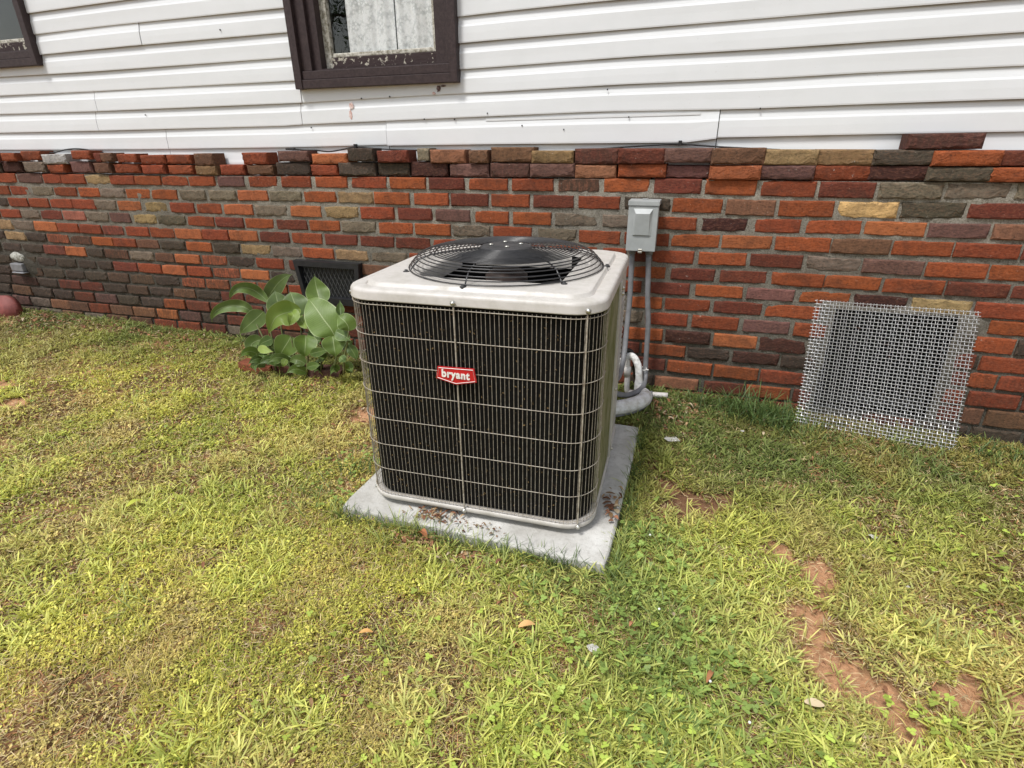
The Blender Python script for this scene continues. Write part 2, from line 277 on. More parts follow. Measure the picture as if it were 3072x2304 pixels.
BR=("3,-4.343,-0.177,0.196,0.06,-0.003,r;3,-4.122,-0.1778,0.232,0.059,-0.004,p;3,-3.916,-0.1786,0.165,0.058,-0.004,r;3,-3.733,-0.1793,0.207,0.057,-0.004,r;3,-3.522,-0.1801,0.216,0.056,-0.004,t;3,-3.32,-0.1809,0.199,0.055,-0.004,r;"
"3,-3.12,-0.1816,0.208,0.054,-0.004,o;3,-2.914,-0.1821,0.199,0.054,-0,r;3,-2.714,-0.1818,0.191,0.055,0.003,o;3,-2.506,-0.1812,0.186,0.057,0.003,p;3,-2.287,-0.1805,0.194,0.058,0.004,r;3,-2.068,-0.1796,0.193,0.058,0.005,r;"
"3,-1.847,-0.1787,0.2,0.057,0.004,o;3,-1.622,-0.1786,0.208,0.057,-0.002,r;3,-1.398,-0.1791,0.203,0.056,-0.002,o;3,-1.185,-0.1796,0.194,0.056,-0.002,m;3,-0.967,-0.18,0.201,0.055,-0.002,o;3,-0.745,-0.1798,0.204,0.056,0.004,r;"
"3,-0.526,-0.1788,0.191,0.058,0.005,bd;3,-0.31,-0.1778,0.204,0.06,0.005,o;3,-0.09,-0.178,0.199,0.062,-0.007,m;3,0.126,-0.1806,0.205,0.063,-0.016,o;3,0.349,-0.1833,0.206,0.063,-0.008,r;3,0.564,-0.1843,0.198,0.062,-0.002,m;"
"3,0.783,-0.1836,0.216,0.061,0.007,g;3,1.001,-0.1822,0.206,0.059,0.007,g;3,1.209,-0.1813,0.178,0.058,0,g;4,-4.458,-0.2532,0.209,0.059,-0.001,r;4,-4.249,-0.2538,0.186,0.058,-0.004,r;4,-4.041,-0.2545,0.202,0.057,-0.004,g;"
"4,-3.839,-0.2553,0.202,0.056,-0.004,r;4,-3.63,-0.2562,0.182,0.056,-0.005,o;4,-3.436,-0.2571,0.214,0.056,-0.005,g;4,-3.225,-0.2582,0.2,0.057,-0.005,o;4,-3.018,-0.259,0.201,0.058,-0.002,o;4,-2.803,-0.2581,0.196,0.058,0.01,g;"
"4,-2.588,-0.2561,0.199,0.057,0.01,g;4,-2.373,-0.2543,0.21,0.056,0.007,O;4,-2.151,-0.2535,0.218,0.056,0.001,g;4,-1.93,-0.2533,0.204,0.058,0.001,o;4,-1.712,-0.2533,0.213,0.059,-0.001,t;4,-1.497,-0.2535,0.207,0.061,-0.001,o;"
"4,-1.275,-0.2535,0.194,0.062,0.001,o;4,-1.067,-0.253,0.202,0.061,0.003,m;4,-0.856,-0.2524,0.195,0.06,0.002,o;4,-0.643,-0.2521,0.197,0.058,0.001,m;4,-0.428,-0.2525,0.193,0.057,-0.005,r;4,-0.212,-0.2541,0.205,0.06,-0.01,k;"
"4,0.001,-0.2569,0.211,0.063,-0.017,o;4,0.217,-0.2598,0.195,0.066,-0.009,bs;4,0.43,-0.2597,0.207,0.065,0.009,o;4,0.652,-0.258,0.216,0.064,0.007,T;4,0.875,-0.2559,0.214,0.063,0.011,kg;4,1.093,-0.2531,0.205,0.059,0.014,m;"
"5,-4.517,-0.3288,0.213,0.058,0,k;5,-4.308,-0.3287,0.182,0.058,0.001,r;5,-4.112,-0.3286,0.187,0.059,0.001,r;5,-3.91,-0.3284,0.202,0.06,0.001,r;5,-3.708,-0.3285,0.202,0.061,-0.002,r;5,-3.522,-0.3292,0.183,0.061,-0.005,g;"
"5,-3.323,-0.3302,0.196,0.061,-0.005,O;5,-3.108,-0.3314,0.179,0.06,-0.005,t;5,-2.904,-0.332,0.187,0.06,0,r;5,-2.705,-0.3318,0.187,0.059,0.001,r;5,-2.493,-0.3316,0.205,0.059,0.001,O;5,-2.267,-0.3312,0.22,0.06,0.003,g;"
"5,-2.035,-0.3305,0.203,0.062,0.003,O;5,-1.806,-0.3297,0.21,0.063,0.004,t;5,-1.591,-0.3288,0.202,0.063,0.005,r;5,-1.371,-0.328,0.198,0.062,0.002,m;5,-1.161,-0.3293,0.193,0.061,-0.013,p;5,-0.953,-0.3319,0.177,0.06,-0.013,o;"
"5,-0.747,-0.3325,0.194,0.06,0.008,o;5,-0.534,-0.3309,0.205,0.06,0.007,g;5,-0.309,-0.3319,0.201,0.058,-0.014,g;5,-0.096,-0.3341,0.208,0.056,-0.007,r;5,0.122,-0.3338,0.189,0.058,0.009,d;5,0.334,-0.3314,0.18,0.059,0.015,r;"
"5,0.545,-0.3286,0.204,0.057,0.011,o;5,0.765,-0.3286,0.216,0.056,-0.009,O;5,0.98,-0.3291,0.202,0.057,0.005,p;5,1.184,-0.3283,0.188,0.06,0.003,bs;6,-4.423,-0.4034,0.191,0.057,0.003,r;6,-4.237,-0.4028,0.174,0.058,0.003,g;"
"6,-4.035,-0.4021,0.201,0.059,0.003,m;6,-3.827,-0.4014,0.201,0.06,0.003,P;6,-3.62,-0.4016,0.2,0.06,-0.006,g;6,-3.427,-0.4026,0.171,0.06,-0.006,p;6,-3.226,-0.4038,0.187,0.059,-0.006,t;6,-3.011,-0.4048,0.23,0.059,-0.004,kg;"
"6,-2.788,-0.4054,0.203,0.058,-0.001,r;6,-2.577,-0.4056,0.207,0.057,-0.001,m;6,-2.362,-0.4055,0.202,0.056,0.002,o;6,-2.142,-0.4047,0.206,0.057,0.005,m;6,-1.927,-0.4037,0.198,0.058,0.005,o;6,-1.713,-0.403,0.217,0.059,0.002,g;"
"6,-1.489,-0.4024,0.207,0.06,0.002,o;6,-1.276,-0.4017,0.202,0.059,0.004,o;6,-1.063,-0.4008,0.206,0.057,0.005,g;6,-0.847,-0.4009,0.201,0.057,-0.006,r;6,-0.622,-0.4037,0.191,0.059,-0.017,g;6,-0.418,-0.4062,0.197,0.061,-0.007,r;"
"6,-0.202,-0.4073,0.203,0.059,-0.004,r;6,0.01,-0.4064,0.207,0.057,0.013,o;6,0.224,-0.4037,0.205,0.058,0.012,O;6,0.444,-0.403,0.216,0.062,-0.004,o;6,0.661,-0.4029,0.215,0.063,0.006,b;6,0.878,-0.4014,0.208,0.059,0.007,o;"
"6,1.092,-0.4009,0.214,0.057,-0.002,r;6,1.299,-0.4011,0.185,0.057,0,m;7,-4.54,-0.4769,0.184,0.068,-0.004,t;7,-4.341,-0.4781,0.207,0.066,-0.008,g;7,-4.127,-0.4798,0.215,0.064,-0.008,O;7,-3.919,-0.4814,0.194,0.061,-0.008,r;"
"7,-3.718,-0.4826,0.195,0.06,-0.004,r;7,-3.521,-0.4833,0.185,0.06,-0.002,rk;7,-3.319,-0.4838,0.192,0.061,-0.002,r;7,-3.114,-0.4842,0.199,0.062,-0.001,r;7,-2.907,-0.4831,0.21,0.063,0.011,O;7,-2.701,-0.4808,0.196,0.062,0.011,r;"
"7,-2.494,-0.4786,0.211,0.062,0.011,O;7,-2.275,-0.4772,0.205,0.061,0.002,m;7,-2.055,-0.4767,0.202,0.06,0.002,r;7,-1.834,-0.4763,0.21,0.059,0.002,m;7,-1.611,-0.4758,0.209,0.059,0.002,m;7,-1.396,-0.4755,0.203,0.059,0.001,m;"
"7,-1.182,-0.4761,0.198,0.059,-0.006,r;7,-0.973,-0.4773,0.194,0.059,-0.006,o;7,-0.773,-0.4785,0.183,0.059,-0.006,m;7,-0.545,-0.4799,0.249,0.059,-0.006,r;7,-0.343,-0.4811,0.112,0.059,-0.006,r;7,-0.228,-0.4818,0.09,0.059,-0.006,m;"
"7,-0.079,-0.4821,0.186,0.059,0.001,r;7,0.135,-0.4797,0.201,0.057,0.019,o;7,0.354,-0.4778,0.21,0.057,-0.003,m;7,0.575,-0.479,0.208,0.058,-0.007,g;7,0.793,-0.4803,0.218,0.06,-0.005,p;7,1.014,-0.4814,0.21,0.062,-0.005,o;"
"7,1.225,-0.4819,0.203,0.063,0,o;8,-4.673,-0.551,0.203,0.059,-0.001,k;8,-4.463,-0.552,0.2,0.059,-0.008,t;8,-4.255,-0.5537,0.201,0.058,-0.008,k;8,-4.046,-0.5555,0.202,0.057,-0.008,od;8,-3.84,-0.557,0.196,0.056,-0.006,bd;"
"8,-3.643,-0.5576,0.184,0.055,0,o;8,-3.451,-0.5575,0.194,0.055,0,r;8,-3.259,-0.5575,0.182,0.055,0,b;8,-3.056,-0.5573,0.199,0.055,0.001,k;8,-2.848,-0.5571,0.2,0.057,0.002,o;8,-2.639,-0.5567,0.201,0.059,0.002,k;"
"8,-2.424,-0.5564,0.213,0.06,0.002,t;8,-2.208,-0.5559,0.202,0.06,0.002,g;8,-1.994,-0.5555,0.207,0.058,0.002,o;8,-1.777,-0.5554,0.207,0.058,-0.001,t;8,-1.548,-0.5558,0.223,0.058,-0.002,g;8,-1.32,-0.5563,0.206,0.058,-0.002,r;"
"8,-1.101,-0.5568,0.206,0.058,-0.002,o;8,-0.894,-0.5573,0.182,0.058,-0.002,m;8,-0.691,-0.5577,0.201,0.058,-0.002,r;8,-0.478,-0.5582,0.188,0.058,-0.002,o;8,-0.313,-0.5583,0.12,0.058,0.002,r;8,-0.175,-0.5577,0.146,0.057,0.007,o;"
"8,0.017,-0.5562,0.193,0.056,0.008,m;8,0.231,-0.554,0.195,0.056,0.012,m;8,0.557,-0.5542,0.422,0.059,-0.007,o;8,0.885,-0.5548,0.216,0.06,0.007,o;8,1.105,-0.5541,0.211,0.058,-0.001,m;8,1.315,-0.5542,0.196,0.055,-0,m;"
"9,-4.761,-0.6325,0.209,0.061,0,k;9,-4.543,-0.6327,0.196,0.061,-0.002,k;9,-4.329,-0.6332,0.209,0.061,-0.002,k;9,-4.121,-0.6337,0.206,0.062,-0.002,rd;9,-3.919,-0.6341,0.189,0.062,-0.002,O;9,-3.741,-0.6346,0.153,0.061,-0.003,k;"
"9,-3.555,-0.6353,0.206,0.06,-0.003,bd;9,-3.34,-0.636,0.205,0.058,-0.003,g;9,-3.15,-0.6366,0.156,0.057,-0.002,b;9,-2.962,-0.6358,0.202,0.057,0.008,O;9,-2.753,-0.6341,0.192,0.059,0.008,od;9,-2.549,-0.6324,0.203,0.061,0.008,k;"
"9,-2.342,-0.6314,0.2,0.062,0.001,r;9,-2.11,-0.6313,0.195,0.061,0,m;9,-1.658,-0.6311,0.242,0.06,0,b;9,-1.415,-0.6309,0.217,0.059,0,r;9,-1.185,-0.6308,0.207,0.058,0,o;9,-0.953,-0.6307,0.224,0.058,0,m;"
"9,-0.724,-0.6306,0.2,0.057,0,r;9,-0.507,-0.6305,0.203,0.056,0,g;9,-0.285,-0.6299,0.159,0.056,0.007,r;9,-0.077,-0.6281,0.179,0.057,0.01,m;9,0.141,-0.6265,0.207,0.056,0.004,o;9,0.355,-0.6258,0.195,0.055,0.002,ps;"
"9,0.571,-0.6253,0.194,0.053,0.002,o;9,0.781,-0.627,0.199,0.055,-0.018,d;9,1,-0.631,0.212,0.061,-0.018,t;9,1.225,-0.6335,0.215,0.065,-0.003,r;10,-4.721,-0.7242,0.232,0.062,0.003,k;10,-4.465,-0.7225,0.248,0.062,0.009,k;"
"10,-4.239,-0.7204,0.19,0.062,0.009,k;10,-4.044,-0.7186,0.184,0.061,0.009,k;10,-3.852,-0.717,0.171,0.061,0.007,k;10,-3.69,-0.716,0.132,0.061,0.005,k;10,-3.512,-0.7152,0.209,0.062,0.005,m;10,-3.301,-0.7142,0.199,0.062,0.005,r;"
"10,-3.098,-0.7128,0.194,0.062,0.009,O;10,-2.892,-0.7104,0.192,0.062,0.013,r;10,-2.685,-0.7077,0.203,0.062,0.013,od;10,-2.469,-0.7055,0.212,0.061,0.008,O;10,-2.27,-0.7047,0.169,0.061,-0,k;10,-1.668,-0.7047,0.244,0.06,-0,o;"
"10,-1.422,-0.7047,0.219,0.06,-0,m;10,-1.19,-0.7047,0.209,0.06,-0,o;10,-0.954,-0.7048,0.226,0.06,-0,m;10,-0.724,-0.7048,0.203,0.059,-0,r;10,-0.466,-0.7048,0.28,0.059,-0,o;10,-0.174,-0.7027,0.142,0.059,0.016,o;"
"10,0.01,-0.6998,0.205,0.058,0.015,r;10,0.23,-0.6974,0.208,0.059,0.007,m;10,0.458,-0.6967,0.224,0.061,-0.001,o;10,0.874,-0.699,0.202,0.061,-0.007,m;10,1.071,-0.7004,0.164,0.061,-0.007,m;10,1.28,-0.7013,0.19,0.061,-0.001,o;"
"11,-4.761,-0.8014,0.226,0.064,0.003,k;11,-4.48,-0.7996,0.32,0.063,0.009,kO;11,-4.207,-0.7973,0.201,0.063,0.009,k;11,-4.002,-0.7955,0.188,0.062,0.009,k;11,-3.801,-0.7936,0.193,0.062,0.01,k;11,-3.602,-0.7917,0.19,0.062,0.01,kO;"
"11,-3.393,-0.7896,0.2,0.062,0.01,kO;11,-3.178,-0.7874,0.205,0.062,0.011,k;11,-2.966,-0.7848,0.187,0.061,0.013,od;11,-2.77,-0.7822,0.181,0.06,0.013,od;11,-2.57,-0.7796,0.195,0.058,0.013,od;11,-2.418,-0.7783,0.082,0.058,-0,O;"
"11,-2.307,-0.7783,0.116,0.058,-0,o;11,-2.146,-0.7784,0.191,0.058,-0,r;11,-1.677,-0.7785,0.247,0.059,-0,r;11,-1.429,-0.7786,0.221,0.06,-0,r;11,-1.194,-0.7786,0.212,0.06,-0,o;11,-0.956,-0.7787,0.228,0.061,-0,m;"
"11,-0.723,-0.7788,0.205,0.061,-0,r;11,-0.459,-0.7788,0.291,0.062,-0,o;11,-0.249,-0.7784,0.122,0.062,0.007,g;11,-0.078,-0.7771,0.198,0.063,0.008,r;11,0.143,-0.7759,0.205,0.063,0.003,r;11,0.363,-0.7754,0.197,0.063,0.001,p;"
"11,0.634,-0.7759,0.314,0.064,-0.004,r;11,0.922,-0.777,0.222,0.066,-0.004,o;11,1.102,-0.7777,0.099,0.067,-0.004,m;11,1.226,-0.778,0.135,0.068,-0.002,o;11,1.36,-0.7781,0.119,0.068,0,k;12,-4.779,-0.8691,0.201,0.065,-0,k;"
"12,-4.54,-0.8692,0.259,0.064,-0.001,km;12,-4.302,-0.8695,0.2,0.063,-0.001,k;12,-4.085,-0.8697,0.205,0.062,-0.001,m;12,-3.879,-0.869,0.207,0.061,0.008,m;12,-3.659,-0.8668,0.211,0.06,0.011,k;12,-3.453,-0.8645,0.18,0.059,0.011,kO;"
"12,-3.257,-0.8622,0.192,0.058,0.011,k;12,-3.064,-0.86,0.182,0.058,0.011,b;12,-2.867,-0.8578,0.194,0.06,0.011,k;12,-2.676,-0.8556,0.176,0.062,0.011,m;12,-2.495,-0.8542,0.167,0.063,0.004,m;12,-2.311,-0.8543,0.179,0.064,-0.004,m;"
"12,-2.103,-0.8551,0.204,0.063,-0.004,r;12,-1.775,-0.8564,0.228,0.063,-0.004,m;12,-1.532,-0.8574,0.228,0.063,-0.004,r;12,-1.298,-0.8584,0.213,0.063,-0.004,o;12,-1.06,-0.8594,0.226,0.062,-0.004,m;12,-0.819,-0.8604,0.212,0.062,-0.004,r;"
"12,-0.595,-0.8613,0.202,0.062,-0.004,o;12,-0.376,-0.862,0.212,0.062,-0.002,m;12,-0.171,-0.8608,0.172,0.062,0.015,o;12,0.03,-0.858,0.206,0.062,0.012,d;12,0.243,-0.857,0.192,0.065,-0.002,O;12,0.446,-0.8573,0.2,0.071,-0.001,d;"
"12,0.874,-0.8575,0.223,0.07,-0,r;12,1.09,-0.8576,0.178,0.068,-0,m;12,1.182,-0.8576,0.021,0.067,-0,k;12,1.301,-0.8576,0.203,0.067,-0,r;13,-4.836,-0.9424,0.226,0.069,-0.004,k;13,-4.604,-0.9439,0.197,0.068,-0.009,b;"
"13,-4.396,-0.9458,0.203,0.067,-0.009,k;13,-4.186,-0.9476,0.193,0.066,-0.009,k;13,-3.985,-0.9486,0.192,0.065,-0,m;13,-3.777,-0.9469,0.202,0.065,0.015,p;13,-3.565,-0.9437,0.195,0.064,0.015,k;13,-3.359,-0.9406,0.189,0.063,0.015,k;"
"13,-3.169,-0.9381,0.177,0.063,0.011,o;13,-2.97,-0.9363,0.189,0.064,0.007,m;13,-2.768,-0.9348,0.195,0.064,0.007,m;13,-2.559,-0.9335,0.2,0.065,0.005,m;13,-2.348,-0.933,0.187,0.065,-0,o;13,-2.134,-0.9331,0.197,0.064,-0,m;"
"13,-1.864,-0.9332,0.234,0.063,-0,r;13,-1.615,-0.9333,0.234,0.062,-0,m;13,-1.374,-0.9334,0.219,0.061,-0,o;13,-1.13,-0.9336,0.231,0.06,-0,r;13,-0.884,-0.9337,0.217,0.059,-0,r;13,-0.655,-0.9338,0.207,0.058,-0,m;"
"13,-0.414,-0.9339,0.236,0.057,-0,o;13,-0.228,-0.9338,0.074,0.057,0.003,m;13,-0.075,-0.9333,0.207,0.057,0.003,o;13,0.134,-0.9326,0.192,0.057,0.004,k;13,0.343,-0.9318,0.202,0.058,0.004,d;13,0.673,-0.9326,0.442,0.062,-0.006,k;"
"13,1.007,-0.9346,0.195,0.066,-0.006,r;13,1.104,-0.9352,0.137,0.067,-0.006,m;13,1.229,-0.9359,0.096,0.068,-0.004,o;13,1.377,-0.9361,0.181,0.068,0,r;14,-4.885,-1.0228,0.26,0.068,-0.001,k;14,-4.655,-1.023,0.184,0.067,-0.002,p;"
"14,-4.453,-1.0234,0.195,0.067,-0.002,g;14,-4.249,-1.0237,0.189,0.067,-0.002,ob;14,-4.062,-1.0238,0.184,0.067,0,b;14,-3.869,-1.0224,0.195,0.066,0.013,r;14,-3.663,-1.0197,0.203,0.066,0.013,b;14,-3.457,-1.017,0.196,0.066,0.013,ob;"
"14,-3.254,-1.0144,0.181,0.065,0.012,O;14,-3.059,-1.0123,0.177,0.064,0.009,p;14,-2.864,-1.0106,0.187,0.063,0.009,k;14,-2.676,-1.0089,0.163,0.062,0.009,m;14,-2.486,-1.0071,0.182,0.061,0.009,m;14,-2.287,-1.0062,0.181,0.061,-0.001,r;"
"14,-2.085,-1.0066,0.18,0.061,-0.002,m;14,-1.849,-1.0072,0.235,0.061,-0.002,m;14,-1.598,-1.0078,0.235,0.061,-0.002,o;14,-1.356,-1.0084,0.22,0.061,-0.002,r;14,-1.111,-1.009,0.233,0.061,-0.002,o;14,-0.863,-1.0096,0.219,0.061,-0.002,m;"
"14,-0.633,-1.0102,0.208,0.061,-0.002,r;14,-0.39,-1.0108,0.238,0.061,-0.002,m;14,-0.157,-1.0115,0.196,0.061,-0.004,m;14,0.056,-1.0126,0.208,0.062,-0.006,o;14,0.269,-1.0134,0.198,0.063,-0.002,o;14,0.472,-1.014,0.194,0.064,-0.004,r;"
"14,0.902,-1.0164,0.208,0.066,-0.006,m;14,1.098,-1.0176,0.174,0.066,-0.006,r;14,1.291,-1.0184,0.183,0.067,-0.003,r;14,1.465,-1.0187,0.142,0.067,0,m;15,-4.816,-1.0998,0.22,0.063,0.007,k;15,-4.591,-1.0982,0.197,0.063,0.007,k;"
"15,-4.373,-1.0967,0.206,0.062,0.007,g;15,-4.154,-1.0951,0.2,0.062,0.007,b;15,-3.942,-1.0933,0.194,0.062,0.01,g;15,-3.726,-1.0912,0.195,0.063,0.01,b;15,-3.51,-1.0891,0.195,0.063,0.01,b;15,-3.296,-1.0869,0.197,0.063,0.011,r;"
"15,-3.09,-1.0842,0.19,0.063,0.015,r;15,-2.88,-1.0811,0.193,0.062,0.015,m;15,-2.661,-1.0778,0.219,0.061,0.015,g;15,-2.443,-1.0748,0.182,0.06,0.012,m;15,-2.245,-1.0751,0.18,0.059,-0.013,b;15,-1.966,-1.0787,0.242,0.059,-0.013,r;"
"15,-1.709,-1.0821,0.242,0.06,-0.013,m;15,-1.46,-1.0854,0.226,0.06,-0.013,o;15,-1.208,-1.0887,0.24,0.06,-0.013,m;15,-0.953,-1.0921,0.225,0.06,-0.013,r;15,-0.716,-1.0952,0.214,0.06,-0.013,r;15,-0.47,-1.0984,0.237,0.06,-0.013,m;"
"15,-0.275,-1.101,0.13,0.061,-0.013,r;15,-0.166,-1.1024,0.119,0.061,-0.013,k;15,0.004,-1.1021,0.209,0.061,0.01,ob;15,0.227,-1.0994,0.185,0.062,0.015,m;15,0.423,-1.0964,0.192,0.062,0.015,o;15,0.724,-1.0965,0.385,0.067,-0.007,m;"
"15,1.066,-1.0989,0.244,0.074,-0.007,m;15,1.238,-1.1002,0.071,0.077,-0.007,b;15,1.403,-1.1005,0.23,0.078,0,b;16,-3.953,-1.185,0.233,0.056,0.019,b;16,-3.717,-1.1804,0.209,0.057,0.019,b;16,-3.498,-1.1762,0.198,0.058,0.019,b;"
"16,-3.289,-1.1722,0.181,0.058,0.019,m;16,-3.093,-1.1684,0.178,0.058,0.019,p;16,-2.897,-1.1646,0.188,0.059,0.019,k;16,-2.709,-1.161,0.164,0.059,0.019,m;16,-2.517,-1.1573,0.183,0.06,0.019,m;16,-2.316,-1.156,0.183,0.06,-0.009,r;"
"16,-2.111,-1.1579,0.183,0.06,-0.01,m;16,-1.872,-1.1603,0.239,0.06,-0.01,m;16,-1.616,-1.1628,0.239,0.06,-0.01,o;16,-1.37,-1.1653,0.225,0.06,-0.01,r;16,-1.119,-1.1678,0.238,0.06,-0.01,o;16,-0.865,-1.1691,0.224,0.059,0.001,m;"
"16,-0.629,-1.1681,0.213,0.058,0.007,r;16,-0.381,-1.1664,0.243,0.056,0.007,m;16,-0.147,-1.1647,0.193,0.054,0.007,m;16,0.07,-1.1632,0.212,0.052,0.007,m;16,0.291,-1.1617,0.202,0.05,0.007,m;16,0.498,-1.1615,0.198,0.049,-0.006,m;"
"16,0.939,-1.1735,0.214,0.059,-0.033,m;16,1.146,-1.1803,0.189,0.065,-0.033,k;16,1.345,-1.1852,0.18,0.069,-0.014,k;16,1.519,-1.1865,0.14,0.07,0,k;1,-4.375,-0.0508,0.121,0.051,0,m;1,-4.219,-0.0512,0.126,0.05,0,r;"
"1,-4.034,-0.0427,0.177,0.054,0,r;1,-3.829,-0.0632,0.19,0.057,0,w;1,-3.598,-0.0408,0.161,0.049,0,r;1,-3.471,-0.0551,0.053,0.051,0,m;1,-3.372,-0.0543,0.094,0.049,0,b;1,-3.224,-0.0588,0.153,0.048,0,r;"
"1,-2.941,-0.0669,0.369,0.05,0,r;1,-2.656,-0.0673,0.141,0.064,0,b;1,-2.308,-0.0625,0.164,0.06,0,r;1,-2.06,-0.0519,0.191,0.052,0,p;1,-1.839,-0.065,0.222,0.051,0,O;1,-1.639,-0.0467,0.15,0.061,0,k;"
"1,-1.462,-0.0546,0.178,0.056,0,m;1,-1.302,-0.047,0.064,0.057,0,g;1,-1.171,-0.0558,0.182,0.061,0,ob;1,-1.008,-0.0569,0.095,0.058,0,b;1,-0.843,-0.0492,0.208,0.065,0,b;1,-0.651,-0.0589,0.195,0.053,0,tb;"
"1,-0.45,-0.0572,0.2,0.066,0,md;1,-0.254,-0.0561,0.198,0.061,0,m;1,-0.06,-0.0543,0.2,0.057,0,p;1,0.138,-0.058,0.208,0.063,0,b;1,0.337,-0.0629,0.203,0.059,0,t;1,0.533,-0.0643,0.208,0.059,0,tb;"
"1,0.731,-0.0642,0.207,0.055,0,kg;1,0.932,-0.0672,0.219,0.054,0,o;1,1.135,-0.0684,0.215,0.054,0,m;2,-4.251,-0.1093,0.166,0.063,0,d;2,-4.029,-0.1092,0.171,0.061,0,g;2,-3.84,-0.1188,0.142,0.049,0,r;"
"2,-3.645,-0.1099,0.175,0.065,0,p;2,-3.441,-0.1138,0.137,0.058,0,b;2,-3.25,-0.116,0.19,0.051,0,r;2,-3.047,-0.1204,0.173,0.05,0,r;2,-2.849,-0.1217,0.18,0.049,0,r;2,-2.658,-0.1244,0.15,0.05,0,tb;"
"2,-2.482,-0.1213,0.161,0.054,0,r;2,-2.29,-0.1206,0.17,0.049,0,b;2,-2.078,-0.1135,0.206,0.062,0,k;2,-1.879,-0.1199,0.163,0.052,0,r;2,-1.679,-0.1142,0.209,0.063,0,kg;2,-1.475,-0.1144,0.178,0.06,0,k;"
"2,-1.278,-0.1134,0.194,0.069,0,d;2,-1.064,-0.1181,0.204,0.059,0,p;2,-0.855,-0.1161,0.195,0.063,0,pb;2,-0.65,-0.1154,0.208,0.058,0,p;2,-0.451,-0.1202,0.186,0.056,0,ob;2,-0.248,-0.1154,0.206,0.055,0,o;"
"2,-0.055,-0.1187,0.182,0.049,0,ps;2,0.134,-0.1213,0.203,0.056,0,O;2,0.331,-0.1195,0.207,0.053,0,p;2,0.531,-0.1217,0.211,0.057,0,r;2,0.728,-0.1205,0.204,0.053,0,d;2,0.923,-0.123,0.209,0.051,0,kg;"
"2,1.127,-0.1236,0.222,0.051,0,o;")
